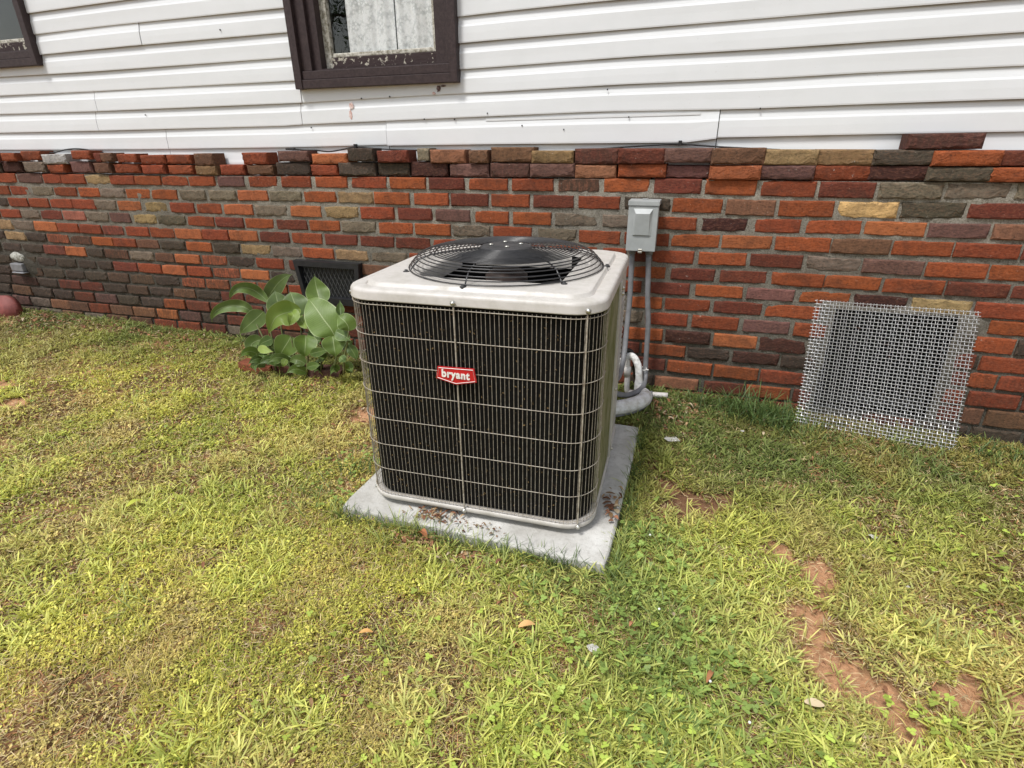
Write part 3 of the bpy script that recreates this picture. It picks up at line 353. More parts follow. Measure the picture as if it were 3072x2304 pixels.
LEAVES=[(((-2.202,-0.22,-0.792),(-2.243,-0.22,-0.758),(-2.271,-0.24,-0.724),(-2.294,-0.27,-0.707),(-2.326,-0.3,-0.709),(-2.35,-0.32,-0.737),(-2.371,-0.32,-0.776)),0.066,0.5,'a'),(((-2.291,-0.26,-0.852),(-2.313,-0.27,-0.824),(-2.355,-0.28,-0.81),(-2.398,-0.31,-0.807),(-2.446,-0.34,-0.824),(-2.475,-0.36,-0.858),(-2.486,-0.36,-0.893)),0.068,0.5,'a'),(((-2.244,-0.18,-0.792),(-2.212,-0.17,-0.75),(-2.166,-0.16,-0.7),(-2.118,-0.15,-0.665),(-2.075,-0.14,-0.647)),0.093,0.15,'b'),(((-2.064,-0.3,-0.84),(-2.064,-0.3,-0.805),(-2.076,-0.29,-0.764),(-2.087,-0.28,-0.732),(-2.098,-0.27,-0.707)),0.126,0.1,'b'),(((-1.96,-0.27,-0.84),(-1.974,-0.27,-0.806),(-1.994,-0.26,-0.766),(-2.011,-0.25,-0.734),(-2.025,-0.24,-0.716)),0.151,0.1,'b'),(((-1.844,-0.24,-0.777),(-1.862,-0.22,-0.744),(-1.883,-0.2,-0.707),(-1.893,-0.19,-0.667),(-1.901,-0.18,-0.63)),0.128,0.25,'c'),(((-1.692,-0.36,-0.903),(-1.709,-0.36,-0.861),(-1.752,-0.35,-0.817),(-1.802,-0.33,-0.771),(-1.845,-0.31,-0.741),(-1.87,-0.3,-0.729)),0.188,0.08,'c'),(((-1.919,-0.31,-0.786),(-1.956,-0.33,-0.796),(-1.985,-0.37,-0.8),(-2.009,-0.4,-0.815),(-2.029,-0.42,-0.855),(-2.051,-0.43,-0.908)),0.138,0.35,'y'),(((-2.192,-0.28,-0.83),(-2.212,-0.3,-0.853),(-2.242,-0.33,-0.883),(-2.271,-0.36,-0.913),(-2.303,-0.37,-0.945)),0.105,0.15,'a'),(((-1.96,-0.37,-0.921),(-1.964,-0.39,-0.942),(-1.98,-0.41,-0.972),(-1.999,-0.42,-1.003),(-2.014,-0.42,-1.036)),0.13,0.2,'c'),(((-1.862,-0.37,-0.907),(-1.854,-0.39,-0.931),(-1.846,-0.41,-0.954),(-1.846,-0.42,-0.982),(-1.852,-0.42,-1.014)),0.121,0.45,'c'),(((-1.676,-0.4,-0.884),(-1.66,-0.42,-0.902),(-1.653,-0.43,-0.927),(-1.645,-0.44,-0.953),(-1.645,-0.44,-0.981)),0.12,0.25,'c'),(((-1.561,-0.42,-0.837),(-1.562,-0.42,-0.813),(-1.577,-0.42,-0.789),(-1.605,-0.41,-0.778),(-1.626,-0.4,-0.771)),0.097,0.2,'c'),(((-1.654,-0.34,-0.79),(-1.66,-0.33,-0.768),(-1.664,-0.32,-0.746),(-1.668,-0.31,-0.72)),0.043,0.5,'d'),(((-2.16,-0.36,-0.962),(-2.186,-0.38,-0.967),(-2.204,-0.4,-0.981),(-2.195,-0.41,-1.004),(-2.196,-0.41,-1.039)),0.082,0.3,'a'),(((-1.815,-0.42,-0.987),(-1.765,-0.43,-0.969),(-1.716,-0.44,-0.952),(-1.669,-0.45,-0.939)),0.049,0.1,'d'),(((-2.003,-0.42,-1.021),(-2.028,-0.43,-1.032),(-2.054,-0.44,-1.047),(-2.088,-0.44,-1.074)),0.058,0.1,'d'),(((-1.645,-0.41,-0.852),(-1.611,-0.42,-0.859),(-1.573,-0.43,-0.869),(-1.549,-0.43,-0.887)),0.07,0.1,'d'),(((-1.841,-0.43,-1.06),(-1.801,-0.44,-1.045),(-1.762,-0.45,-1.032),(-1.737,-0.45,-1.029)),0.045,0.1,'d'),(((-1.621,-0.44,-0.976),(-1.6,-0.45,-0.979),(-1.592,-0.45,-0.987),(-1.584,-0.45,-0.997)),0.043,0.1,'d'),(((-1.574,-0.42,-0.918),(-1.558,-0.42,-0.938),(-1.544,-0.42,-0.967),(-1.536,-0.42,-0.992)),0.052,0.2,'d'),(((-1.956,-0.44,-1.022),(-1.958,-0.45,-1.032),(-1.96,-0.46,-1.047),(-1.971,-0.46,-1.062)),0.036,0.1,'y'),(((-2.147,-0.42,-0.993),(-2.105,-0.43,-0.988),(-2.066,-0.44,-0.989),(-2.03,-0.44,-0.99)),0.045,0.1,'v'),(((-2.075,-0.38,-0.943),(-2.094,-0.39,-0.95),(-2.126,-0.4,-0.964),(-2.153,-0.41,-0.981)),0.059,0.1,'d'),(((-1.801,-0.34,-0.943),(-1.829,-0.34,-0.932),(-1.851,-0.33,-0.902),(-1.866,-0.32,-0.862)),0.076,0.2,'d'),(((-1.949,-0.29,-0.834),(-1.905,-0.33,-0.845),(-1.878,-0.35,-0.863),(-1.853,-0.36,-0.875)),0.056,0.3,'y'),(((-1.966,-0.33,-0.797),(-1.929,-0.36,-0.807),(-1.928,-0.38,-0.827),(-1.944,-0.39,-0.858)),0.066,0.35,'y'),(((-1.636,-0.36,-0.915),(-1.615,-0.36,-0.93),(-1.588,-0.36,-0.91)),0.058,0.2,'d')]
STEMS=[((-1.995,-0.38,-1.124),(-2.021,-0.353,-1.048),(-2.052,-0.327,-0.922),(-2.065,-0.3,-0.836)),((-1.905,-0.38,-1.118),(-1.916,-0.347,-1.016),(-1.937,-0.313,-0.915),(-1.951,-0.28,-0.832)),((-1.818,-0.36,-1.115),(-1.814,-0.32,-0.991),(-1.832,-0.28,-0.871),(-1.845,-0.24,-0.773)),((-1.699,-0.42,-1.077),(-1.667,-0.403,-0.991),(-1.674,-0.387,-0.932),(-1.684,-0.37,-0.895)),((-2.082,-0.36,-1.137),(-2.139,-0.313,-0.981),(-2.178,-0.267,-0.86),(-2.202,-0.22,-0.792)),((-2.09,-0.38,-1.126),(-2.166,-0.343,-0.973),(-2.239,-0.307,-0.876),(-2.281,-0.27,-0.849)),((-1.872,-0.4,-1.106),(-1.858,-0.39,-1.016),(-1.858,-0.38,-0.953),(-1.861,-0.37,-0.907)),((-1.939,-0.4,-1.104),(-1.941,-0.39,-1.003),(-1.951,-0.38,-0.94),(-1.96,-0.37,-0.921)),((-1.612,-0.44,-1.067),(-1.596,-0.433,-0.972),(-1.569,-0.427,-0.886),(-1.561,-0.42,-0.837)),((-2.042,-0.4,-1.103),(-2.087,-0.387,-1.019),(-2.12,-0.373,-0.977),(-2.154,-0.36,-0.962))]

# ---------------------------------------------------------------- ground
def ground_z(x, y):
    x = np.asarray(x, float); y = np.asarray(y, float)
    b = np.interp(x, [-8, -4.4, -3.35, -2.7, 0, 1.5, 3], [-1.06, -1.088, -1.105, -1.12, -1.142, -1.22, -1.25])
    t = np.clip(-y/1.0, 0, 1); t = t*t*(3-2*t)
    z = b*(1-t)+(-1.186)*t
    near = np.clip((14-np.hypot(x, y))/8, 0, 1)
    z = z+near*((fnoise(x, y, 2.2, 1)-.5)*.028+(fnoise(x, y, 14, 5, 3)-.5)*.014)
    # the lawn laps a little lower beside the pad
    return z+Z0
SOIL = [(.10, -.88, .08), (.02, -.80, .05), (.20, -.84, .045), (.36, -1.05, .035), (.40, -1.085, .028), (.465, -1.11, .04), (.475, -1.16, .032), (.47, -1.23, .028), (.45, -1.30, .03), (.43, -1.37, .03),
        (.43, -1.45, .052), (.49, -1.49, .062), (.54, -1.54, .04),  (.71, -1.47, .045), (.86, -1.47, .06), (-3.6, -.95, .10), (-3.2, -1.02, .07), (-1.35, -.62, .07), (-1.2, -.75, .05), (.95, -1.40, .03)]
DARK_SOIL = [(-.05, -.25, .14), (.12, -.86, .16), (-.75, -1.32, .12), (.5, -.2, .1), (-2.2, -.28, .22), (-1.9, -.3, .2), (-4.1, -.15, .2), (-3.6, -.12, .15), (0, -.5, .1)]  # spots where the soil colour is darker
def blob(x, y, L, sharp=.3, nz=.9):
    w = 1+nz*((fnoise(x, y, 11, 9, 4)-.5)*1.8+(fnoise(x, y, 45, 14, 3)-.5)*1.6)
    m = np.zeros_like(np.asarray(x, float))
    for cx, cy, r in L:
        d = np.hypot(x-cx, y-cy)/(r*1.42)*w
        m = np.maximum(m, np.clip((1-d)/sharp, 0, 1))
    return m
gx = np.concatenate([-np.geomspace(60, 6.2, 26), np.arange(-6, 2.6, .016), np.geomspace(2.8, 60, 30)])
gy = np.concatenate([-np.geomspace(60, 3.4, 28), np.arange(-3.2, .06, .016), np.geomspace(.2, 60, 26)])
X, Y = np.meshgrid(gx, gy); Zg = ground_z(X, Y)
Zg = np.where((X > -1.04) & (X < -.14) & (Y > -1.32) & (Y < -.48), Z0-1.215, Zg)
sm = blob(X, Y, SOIL); patchy = np.clip((fnoise(X, Y, 4.5, 3, 5)-.53)*6, 0, .8); dm = blob(X, Y, DARK_SOIL, .6)
wallshade = np.clip(1+(Y+.02)/.10, 0, 1)*(Y < .05)  # painted shade: darkens the soil in a band along the wall
V = np.stack([X.ravel(), Y.ravel(), Zg.ravel()-.012*sm.ravel()], 1)
ny, nx = X.shape; I = np.arange(nx*ny).reshape(ny, nx)
F = np.stack([I[:-1, :-1], I[:-1, 1:], I[1:, 1:], I[1:, :-1]], -1).reshape(-1, 4)
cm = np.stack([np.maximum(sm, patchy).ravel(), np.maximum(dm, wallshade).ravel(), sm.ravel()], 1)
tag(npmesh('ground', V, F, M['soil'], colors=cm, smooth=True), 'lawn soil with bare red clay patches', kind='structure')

# ---------------------------------------------------------------- brick wall
wall = tag(empty('brick_wall', (0, 0, Z0-1.15)), 'weathered red and grey brick skirt wall below the white siding, crumbling along its top', 'wall')
WZ = Z0-1.15
COL = dict(r=(.245,.056,.023), o=(.31,.078,.026), O=(.38,.118,.044), m=(.165,.041,.024), d=(.062,.024,.019), p=(.145,.075,.062), g=(.185,.150,.110), t=(.30,.205,.10),
    T=(.74,.47,.2), k=(.066,.052,.040), kg=(.095,.080,.058), b=(.165,.082,.047), P=(.42,.14,.10), w=(.46,.46,.42), bd=(.17,.075,.045), bs=(.26,.12,.07), ps=(.22,.10,.085),
    rk=(.22,.055,.035), kr=(.09,.05,.035), od=(.36,.10,.045), rd=(.24,.065,.04), kO=(.11,.068,.046), km=(.10,.05,.04), ob=(.28,.125,.065), tb=(.22,.135,.065), md=(.14,.045,.032), pb=(.13,.06,.045))
SOOT = dict(bd=.7, rk=.5, kr=.6, od=.65, rd=.5, kO=.45, km=.6, bs=.25, ps=.15, md=.4, pb=.4, k=.35, b=.15, m=.12)
def brick_variant(seed, rough):
    """unit brick: x,z in -.5...5, front face at y=0, back at y=1"""
    rr = random.Random(seed); bm = bmesh.new(); nx_, nz_ = 9, 4
    ax, az = .009/.205, .009/.058
    per = []
    for i in range(nx_): per.append((i/nx_, 0))
    for j in range(nz_): per.append((1, j/nz_))
    for i in range(nx_): per.append((1-i/nx_, 1))
    for j in range(nz_): per.append((0, 1-j/nz_))
    def ringp(inset, y, jit):
        out = []
        for u, v in per:
            x, z = u-.5, v-.5
            cx_ = 1.7 if (u in (0, 1) and v in (0, 1)) else 1
            e = inset*cx_+rr.random()*jit
            x -= math.copysign(e*ax, x) if abs(abs(x)-.5) < 1e-6 else 0
            z -= math.copysign(e*az, z) if abs(abs(z)-.5) < 1e-6 else 0
            out.append((x+(rr.random()-.5)*.012*jit*(abs(x) < .5), y+(rr.random()-.5)*.008*jit, z))
        return out
    rings = [ringp(0, 1, 0), ringp(.0, .10, .05), ringp(.06, .025, .55*rough), ringp(.26, .0, .95*rough)]
    chips = [(rr.choice((0, nx_, nx_+nz_, 2*nx_+nz_)), rr.uniform(.6, 1.7)*rough) for _ in range(rr.choice((0, 1, 1, 2)))]
    vs = []
    for k, ring in enumerate(rings):
        row_ = []
        for q, p in enumerate(ring):
            x, y, z = p
            if k >= 2:
                for c, s in chips:
                    dd = min(abs(q-c), len(per)-abs(q-c))
                    if dd <= 2:
                        a = s*(1-dd/2.6)*(.5 if k == 2 else 1.); x -= math.copysign(ax*a, x); z -= math.copysign(az*a*.8, z)
            row_.append(bm.verts.new((x, y, z)))
        vs.append(row_)
    n_ = len(per)
    for a, b in zip(vs, vs[1:]):
        for k in range(n_): bm.faces.new((a[k], a[(k+1) % n_], b[(k+1) % n_], b[k]))
    bm.faces.new(vs[0][::-1])
    # front face: a strip of quads with a slightly uneven middle
    front = vs[-1]; mid = []
    for i in range(nx_+1):
        lo = front[i]; hi = front[nx_+nz_+(nx_-i)] if i < nx_ else front[nx_+nz_]
        if i == 0: hi = front[2*nx_+nz_]
        mid.append((lo, hi))
    grid = []
    for i, (lo, hi) in enumerate(mid):
        colv = [lo]
        for j in range(1, nz_):
            if i == 0: colv.append(front[2*nx_+2*nz_-j])
            elif i == nx_: colv.append(front[nx_+j])
            else:
                t = j/nz_; p = lo.co.lerp(hi.co, t); colv.append(bm.verts.new((p.x, (rr.random()-.55)*.009*rough, p.z)))
        colv.append(hi); grid.append(colv)
    for i in range(nx_):
        for j in range(nz_):
            q = (grid[i][j], grid[i+1][j], grid[i+1][j+1], grid[i][j+1])
            if len(set(q)) == 4: bm.faces.new(q)
    bmesh.ops.recalc_face_normals(bm, faces=bm.faces)
    me = bpy.data.meshes.new('brick'); bm.to_mesh(me); bm.free(); me.materials.append(M['brick']); return me
VAR = [brick_variant(i, .8) for i in range(7)]; VARL = [brick_variant(50+i, 1.7) for i in range(7)]
BL = []
for tok in BR.split(';'):
    if tok:
        n_, x, z, w_, h, a, c = tok.split(','); x, z, w_, h, a = map(float, (x, z, w_, h, a)); n_ = int(n_)
        if w_ > .3:
            BL.append((n_, x-w_/4, z, w_/2-.002, h, a, c)); BL.append((n_, x+w_/4, z+.001, w_/2-.002, h*.97, a, c))
        else: BL.append((n_, x, z, w_, h, a, c))
# extra bricks outside the picture so the wall simply carries on
for n_ in range(1, 17):
    zz = -.0575-.0760*(n_-1) if n_ > 2 else (-.056, -.118)[n_-1]
    zz = {1: -.056, 2: -.118}.get(n_, -.181-.0748*(n_-3))
    row_ = [b for b in BL if b[0] == n_]
    if n_ == 16: zz = -1.185
    xr = max(b[1]+b[3]/2 for b in row_); xl = min(b[1]-b[3]/2 for b in row_)
    while xr < 2.5:
        BL.append((n_, xr+.017+.1, row_[-1][2] if n_ > 15 else zz, .2, .058, 0, random.choice('rromgbkmo'))); xr += .217
    while xl > -5.6:
        BL.append((n_, xl-.017-.1, zz if n_ < 13 else zz, .2, .058, 0, random.choice('rromgbkkm'))); xl -= .217
HX0, HX1, HZ0, HZ1 = .622, 1.08, -1.135, -.668     # crawl-space opening behind the wire mesh panel
nb = []
for b in BL:
    l_, r_ = b[1]-b[3]/2, b[1]+b[3]/2
    if b[0] > 2 and HZ0 < b[2] < HZ1 and r_ > HX0-.012 and l_ < HX1+.012:
        for p_, q_ in ((l_, HX0-.014), (HX1+.03, r_)):
            if q_-p_ > .045: nb.append((b[0], (p_+q_)/2, b[2], q_-p_, b[4], b[5], b[6]))
    else: nb.append(b)
BL = nb
def shown(b):   # rough size in view: nearer bricks and bricks inside the frame first
    inside = -4.7 < b[1] < 1.75
    hid = (-1.15 < b[1] < -.42 and b[2] < -.52)
    return (inside, not hid, b[3]*b[4]/((b[1]**2+6.76)))
BL.sort(key=shown, reverse=True)
sv, sf, sc_ = [], [], []
for i, (n_, x, z, w_, h, a, c) in enumerate(BL):
    loose = n_ < 3; base = COL[c]; j = random.uniform(.84, 1.16); so_ = SOOT.get(c, 0)
    hue = random.uniform(-.03, .03); cc = (base[0]*j, base[1]*j*(1+hue*2), base[2]*j*(1-hue))
    if x < -2.2 and z < -.75: so_ = max(so_, .45)
    elif z < -.9: so_ = max(so_, .3)
    yy = random.uniform(-.018, .010) if loose else random.uniform(-.0025, .003)
    if n_ == 1: yy -= .004
    if loose: a = random.uniform(-.012, .012)
    rz = random.uniform(-.05, .05) if loose else random.uniform(-.006, .006)
    var = (VARL if (loose or c in 'gkkgdTt') else VAR)[random.randrange(7)]
    dep = .088 if n_ < 3 else .092
    mat4 = Matrix.Translation((x, yy, z+Z0-WZ)) @ Matrix.Rotation(rz, 4, 'Z') @ Matrix.Rotation(-a, 4, 'Y') @ Matrix.Diagonal((w_*random.choice((1, 1, -1)) if False else w_, dep, h*1.0, 1))
    if i < 300:
        o = bpy.data.objects.new('brick', var); o.color = (*cc, so_); link(o, wall); o.matrix_basis = mat4
    else:
        v = np.array([tuple(mat4 @ q.co) for q in var.vertices]); off = sum(len(q) for q in sv)
        sv.append(v); sf += [[k+off for k in p.vertices] for p in var.polygons]; sc_.append(np.tile([*cc, so_], (len(v), 1)))
me = bpy.data.meshes.new('bricks'); VV = np.concatenate(sv); me.from_pydata([tuple(v) for v in VV], [], sf)
at = me.color_attributes.new('Col', 'FLOAT_COLOR', 'POINT'); at.data.foreach_set('color', np.concatenate(sc_).astype(np.float32).ravel())
me.materials.append(M['brick_s']); tag(link(bpy.data.objects.new('bricks', me), wall), kind='stuff')
# mortar bed: recessed sheet with an uneven, smeared surface, closed behind
mx = np.arange(-5.6, 2.5, .0125); mz = np.concatenate([np.arange(-1.30, -.152, .0115), [-.152]])
X, Zm = np.meshgrid(mx, mz)
d = .0085+(fnoise(X, Zm, 26, 2, 3)-.5)*.011+(fnoise(X, Zm, 5, 7, 2)-.5)*.006; d = np.maximum(d, .003)-.0015+.004*np.clip((-.75-Zm)/.2, 0, 1)
for bx, bz, r_, h_ in ((1.125, -.695, .036, .016), (1.115, -.745, .030, .014), (-4.44, -.76, .06, .02)):
    d = d-h_*np.clip(1.4-np.hypot(X-bx, (Zm-bz)*.8)/r_*(.8+.5*fnoise(X, Zm, 30, 3)), 0, 1)
d = d-.007*np.clip(1.3-np.maximum(np.maximum(HX0-.025-X, X-HX1-.03), np.maximum(HZ0-Zm, Zm-HZ1))/.03, 0, 1)
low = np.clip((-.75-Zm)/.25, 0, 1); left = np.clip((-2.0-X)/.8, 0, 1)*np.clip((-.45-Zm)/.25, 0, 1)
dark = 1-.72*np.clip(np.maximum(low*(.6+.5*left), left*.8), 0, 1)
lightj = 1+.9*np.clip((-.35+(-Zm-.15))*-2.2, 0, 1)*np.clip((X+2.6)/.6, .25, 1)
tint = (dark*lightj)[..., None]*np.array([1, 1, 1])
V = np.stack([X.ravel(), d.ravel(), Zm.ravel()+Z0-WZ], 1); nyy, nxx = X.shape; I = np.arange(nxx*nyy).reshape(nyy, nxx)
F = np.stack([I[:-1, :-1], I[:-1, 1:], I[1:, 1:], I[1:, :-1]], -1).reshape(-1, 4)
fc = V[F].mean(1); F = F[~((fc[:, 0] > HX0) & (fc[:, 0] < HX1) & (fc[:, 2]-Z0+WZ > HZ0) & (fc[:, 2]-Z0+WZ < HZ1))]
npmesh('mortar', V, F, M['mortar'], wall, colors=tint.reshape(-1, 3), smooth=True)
k_ = Z0-WZ
for a_ in ((-5.6, HX0, -1.32, -.156), (HX1, 2.49, -1.32, -.156), (HX0+.001, HX1-.001, -1.32, HZ0), (HX0+.001, HX1-.001, HZ1, -.156)):
    bm = bmesh.new(); box(bm, a_[0], a_[1], .024, .09, a_[2]+k_, a_[3]+k_); obj('backing_wall', bm, M['dark'], wall)
for a_ in ((HX0-.004, HX0, .004, .5, HZ0, HZ1), (HX1, HX1+.004, .004, .5, HZ0, HZ1), (HX0, HX1, .004, .5, HZ1, HZ1+.004), (HX0, HX1, .004, .5, HZ0-.004, HZ0), (HX0, HX1, .5, .51, HZ0, HZ1)):
    bm = bmesh.new(); box(bm, a_[0], a_[1], a_[2], a_[3], a_[4]+k_, a_[5]+k_); obj('opening_shade_lining', bm, M['dark'], wall)  # near-black sheets added so the crawl space reads unlit

# single brick on top
bm = bmesh.new(); o = bpy.data.objects.new('loose_brick', VARL[1]); bm.free()
o.color = (.115, .045, .036, .35); link(o); o.location = (.85, -.006, Z0-.0085); o.scale = (.245, .088, .055)
tag(o, 'single dark red brick with a grey end, lying alone on top of the wall', 'brick')

# ---------------------------------------------------------------- house: siding, sheathing, windows
house = tag(empty('house', (0, .12, Z0)), 'white vinyl clad house wall with two dark brown framed windows', 'house')
HO = Vector((0, .12, Z0))
def hp(p): return (p[0]-HO.x, p[1]-HO.y, p[2])
LN = {'a': [(-4.2, .706), (-3.83, .711), (-3.08, .722), (-1.1, .725), (1.1, .741)],
 'b': [(-4.2, .604), (-3.85, .607), (-3.22, .616), (-2.04, .619), (-1.14, .624), (1.1, .640)],
 'c': [(-4.2, .503), (-3.85, .505), (-3.06, .513), (-2.04, .517), (-1.14, .522), (-.93, .528), (-.5, .535), (1.1, .542)],
 'd': [(-4.23, .406), (-3.42, .403), (-2.05, .409), (-1.15, .420), (-.93, .424), (-.34, .430), (.17, .435), (.51, .440), (1.1, .443)],
 'e': [(-4.28, .305), (-3.46, .303), (-2.06, .305), (-1.15, .316), (-.93, .319), (-.33, .330), (.19, .331), (.53, .335), (1.02, .340)],
 'f': [(-4.34, .202), (-3.49, .198), (-2.04, .203), (-1.33, .215), (-.93, .219), (-.38, .228), (.21, .228), (.55, .234), (1.06, .236)],
 'g': [(-4.4, .094), (-3.51, .093), (-2.06, .097), (-2.04, .101), (-1.2, .114), (-.48, .125), (.01, .121), (.1, .120), (.58, .126), (1.09, .130)],
 'h': [(-4.46, -.008), (-3.16, -.012), (-2.08, -.008), (-1.55, -.001), (-.94, .001), (.04, 0.), (.11, .014), (.6, .019), (1.12, .022)],
 's': [(-4.5, -.20), (1.2, -.20)]}
order = ['s', 'h', 'g', 'f', 'e', 'd', 'c', 'b', 'a']
def lz(k, x):
    if k == 'h' and x > .043: x = max(x, .11)
    if isinstance(k, int): return .741+.1035*k+.006*x
    L = LN[k]; return float(np.interp(x, [p[0] for p in L], [p[1] for p in L]))
prof = [(0., .004), (0., .0115), (.05, .0122), (.35, .0112), (.60, .0102), (.635, .0090), (.68, .0070), (.85, .0030), (1.0, .0010)]
def board(k0, k1, x0, x1, lift=0., drop=0., skew0=0., skew1=0., mat=None):
    """one course of dutch-lap siding from line k0 up to line k1"""
    flanges = []; xs = np.linspace(x0, x1, max(2, int((x1-x0)/.12)+1)); bm = bmesh.new(); uvl = bm.loops.layers.uv.new('UVMap'); cols_ = []
    for i, x in enumerate(xs):
        z0 = lz(k0, x)-drop; z1 = lz(k1, x)+.012
        zz1 = lz(k1, x)
        c_ = []
        wob = .0016*math.sin(x*2.3+z0*40)
        for q, (v, dy) in enumerate(prof):
            sk = skew0*(1-v) if i == 0 else (skew1*(1-v) if i == len(xs)-1 else 0)
            c_.append(bm.verts.new(hp((x+sk, .1-dy-lift-(wob if v < .5 else wob*.5), z0+(zz1-z0)*v))))
        c_.append(bm.verts.new(hp((x, .1005-lift*.3, z1))))
        if i in (0, len(xs)-1):      # return flange closing the end of the board
            fl_ = [bm.verts.new((v_.co.x, max(v_.co.y, .1045-.12) if True else 0, v_.co.z)) for v_ in c_]; flanges.append((i, fl_))
        cols_.append(c_)
    for i, fl_ in flanges:
        for j in range(len(fl_)-1):
            f_ = bm.faces.new((cols_[i][j], cols_[i][j+1], fl_[j+1], fl_[j]))
            for lp in f_.loops: lp[uvl].uv = (0, .965)
    vv = [p[0] for p in prof]+[1.0]
    for i in range(len(xs)-1):
        for j in range(len(vv)-1):
            f_ = bm.faces.new((cols_[i][j], cols_[i+1][j], cols_[i+1][j+1], cols_[i][j+1]))
            for lp, (ii, jj) in zip(f_.loops, ((i, j), (i+1, j), (i+1, j+1), (i, j+1))): lp[uvl].uv = (xs[ii], vv[jj])
    bmesh.ops.recalc_face_normals(bm, faces=bm.faces)
    o = obj('siding_board', bm, M['vinyl'], house)
    return o
WX0, WX1, WZB = -2.018, -1.123, .262     # centre window outer casing
LX0, LX1, LZB = -4.75, -3.80, .449
def segs(k0, cuts, lo=-5.6, hi=2.6):
    """split [lo,hi] by seams and by window openings"""
    out = []; edges = [lo]+cuts+[hi]
    for a, b in zip(edges, edges[1:]): out.append([a, b])
    return out
seams = {'s': [-2.995, -1.535, .045], 'h': [-2.99, -1.54, .045], 'g': [-3.502, -2.035], 'f': [-3.468, -2.018], 'e': [1.045], 'd': [1.04], 'c': [-3.0], 'b': [.3], 'a': [-.6]}
keys = order+[1]+list(range(2, 12)); nxt = order[1:]+[1]+list(range(2, 13))
for row_i, (k0, k1) in enumerate(zip(keys, nxt)):
    cuts = seams.get(k0, [(-3.1, -.2, .9)[row_i % 3]])
    if k0 == 'g': cuts = [-3.502, -2.035]
    for a, b in segs(k0, cuts):
        zmid = lz(k0, (a+b)/2)+.05
        pieces = [(a, b)]
        for X0, X1, ZB, ZT in ((WX0, WX1, WZB, 1.55), (LX0, LX1, LZB, 1.55)):
            np_ = []
            for p, q in pieces:
                if lz(k0, (X0+X1)/2)+.03 < ZB or zmid > ZT: np_.append((p, q)); continue
                if p < X0: np_.append((p, min(q, X0+.004)))
                if q > X1: np_.append((max(p, X1-.004), q))
            pieces = np_
        for p, q in pieces:
            if q-p < .02: continue
            lift = .0036 if (q < -.2 and any(abs(q-s__) < .02 for s__ in cuts)) else (.0036 if (p > .5 and any(abs(p-s__) < .02 for s__ in cuts)) else .0005); sk0 = sk1 = 0; drop = 0
            if k0 == 'h' and abs(p+1.54) < .01: lift = .0065; drop = .004; sk1 = 0; 
            if k0 == 'g' and abs(p+2.035) < .01: lift = .003
            gap_ = any(abs(p-s__) < .01 for s__ in cuts)
            board(k0, k1, p+(.0035 if gap_ else 0), q, lift, drop, sk0, sk1)
bm = bmesh.new()     # popped locking strip above the loosest board
for a, b in ((-1.0, -.03),): box(bm, a, b, .088-.12, .0905-.12, .103, .113)
obj('locking_strip', bm, M['vinyl'], house).rotation_euler = (0, R(-.35), 0)
def patch(cx, cz, w_, h_, mat, sd_, y=.0835):
    rr = random.Random(sd_); bm = bmesh.new(); n_ = 14
    vs = [bm.verts.new(hp((cx+w_/2*math.cos(2*math.pi*k/n_)*(.6+.6*rr.random()), y, cz+h_/2*math.sin(2*math.pi*k/n_)*(.6+.6*rr.random())))) for k in range(n_)]
    f_ = bm.faces.new(vs); e = bmesh.ops.extrude_face_region(bm, geom=[f_]); bmesh.ops.translate(bm, verts=[v for v in e['geom'] if isinstance(v, bmesh.types.BMVert)], vec=(0, .004, 0))
    bmesh.ops.recalc_face_normals(bm, faces=bm.faces); return obj('peeled_patch', bm, mat, house)
M['peelpink'] = simple('peeled_pink', (.50, .27, .22), .8, 0, (.72, .60, .56), 60, .35, .6, bump=.2); M['peeldark'] = simple('peeled_dark', (.10, .06, .055), .8, 0, (.45, .35, .33), 80, .5, .65, bump=.2)
patch(-1.722, .180, .026, .035, M['peelpink'], 3); patch(-1.733, .142, .022, .045, M['peelpink'], 4); patch(-1.236, .240, .022, .03, M['peeldark'], 5); patch(-1.262, .222, .018, .012, M['peelpink'], 6); patch(-1.21, .252, .03, .008, M['peeldark'], 9)
bm = bmesh.new()
for hx, hz in ((-1.98, .085), (-1.66, .212), (-1.5, .215), (-1.32, .112), (-1.16, .108), (-.82, .075), (-.33, .10), (-.62, .055), (-.99, .13), (-3.1, .17), (-3.85, .455), (-2.45, .55), (.2, .12), (-.43, .21)):
    box(bm, hx-.0022, hx+.0022, .081-.12, .0865-.12, hz-.003, hz+.003)
obj('nail_heads', bm, M['dark'], house)
bm = bmesh.new()
for a, b, c, d_ in ((-5.6, LX0+.02, -.3, 2.0), (LX1-.03, WX0+.03, -.3, 2.0), (WX1-.03, 2.6, -.3, 2.0), (LX0, LX1, -.3, LZB+.02), (WX0, WX1, -.3, WZB+.02), (LX0, LX1, 1.53, 2.0), (WX0, WX1, 1.53, 2.0)):
    box(bm, a, b, .103-.12, .22-.12, c, d_)
obj('sheathing', bm, M['dark'], house)
bm = bmesh.new(); box(bm, -5.6, 2.6, 1.2, 1.3, -1.2, 2.0); box(bm, -5.6, 2.6, .22-.12, 1.2, 1.98, 2.02); box(bm, -5.6, 2.6, .22-.12, 1.2, -.4, -.35)
box(bm, -5.62, -5.6, -.02, 1.3, -1.2, 2.02); box(bm, 2.6, 2.62, -.02, 1.3, -1.2, 2.02); obj('interior_shell', bm, M['dark'], house)

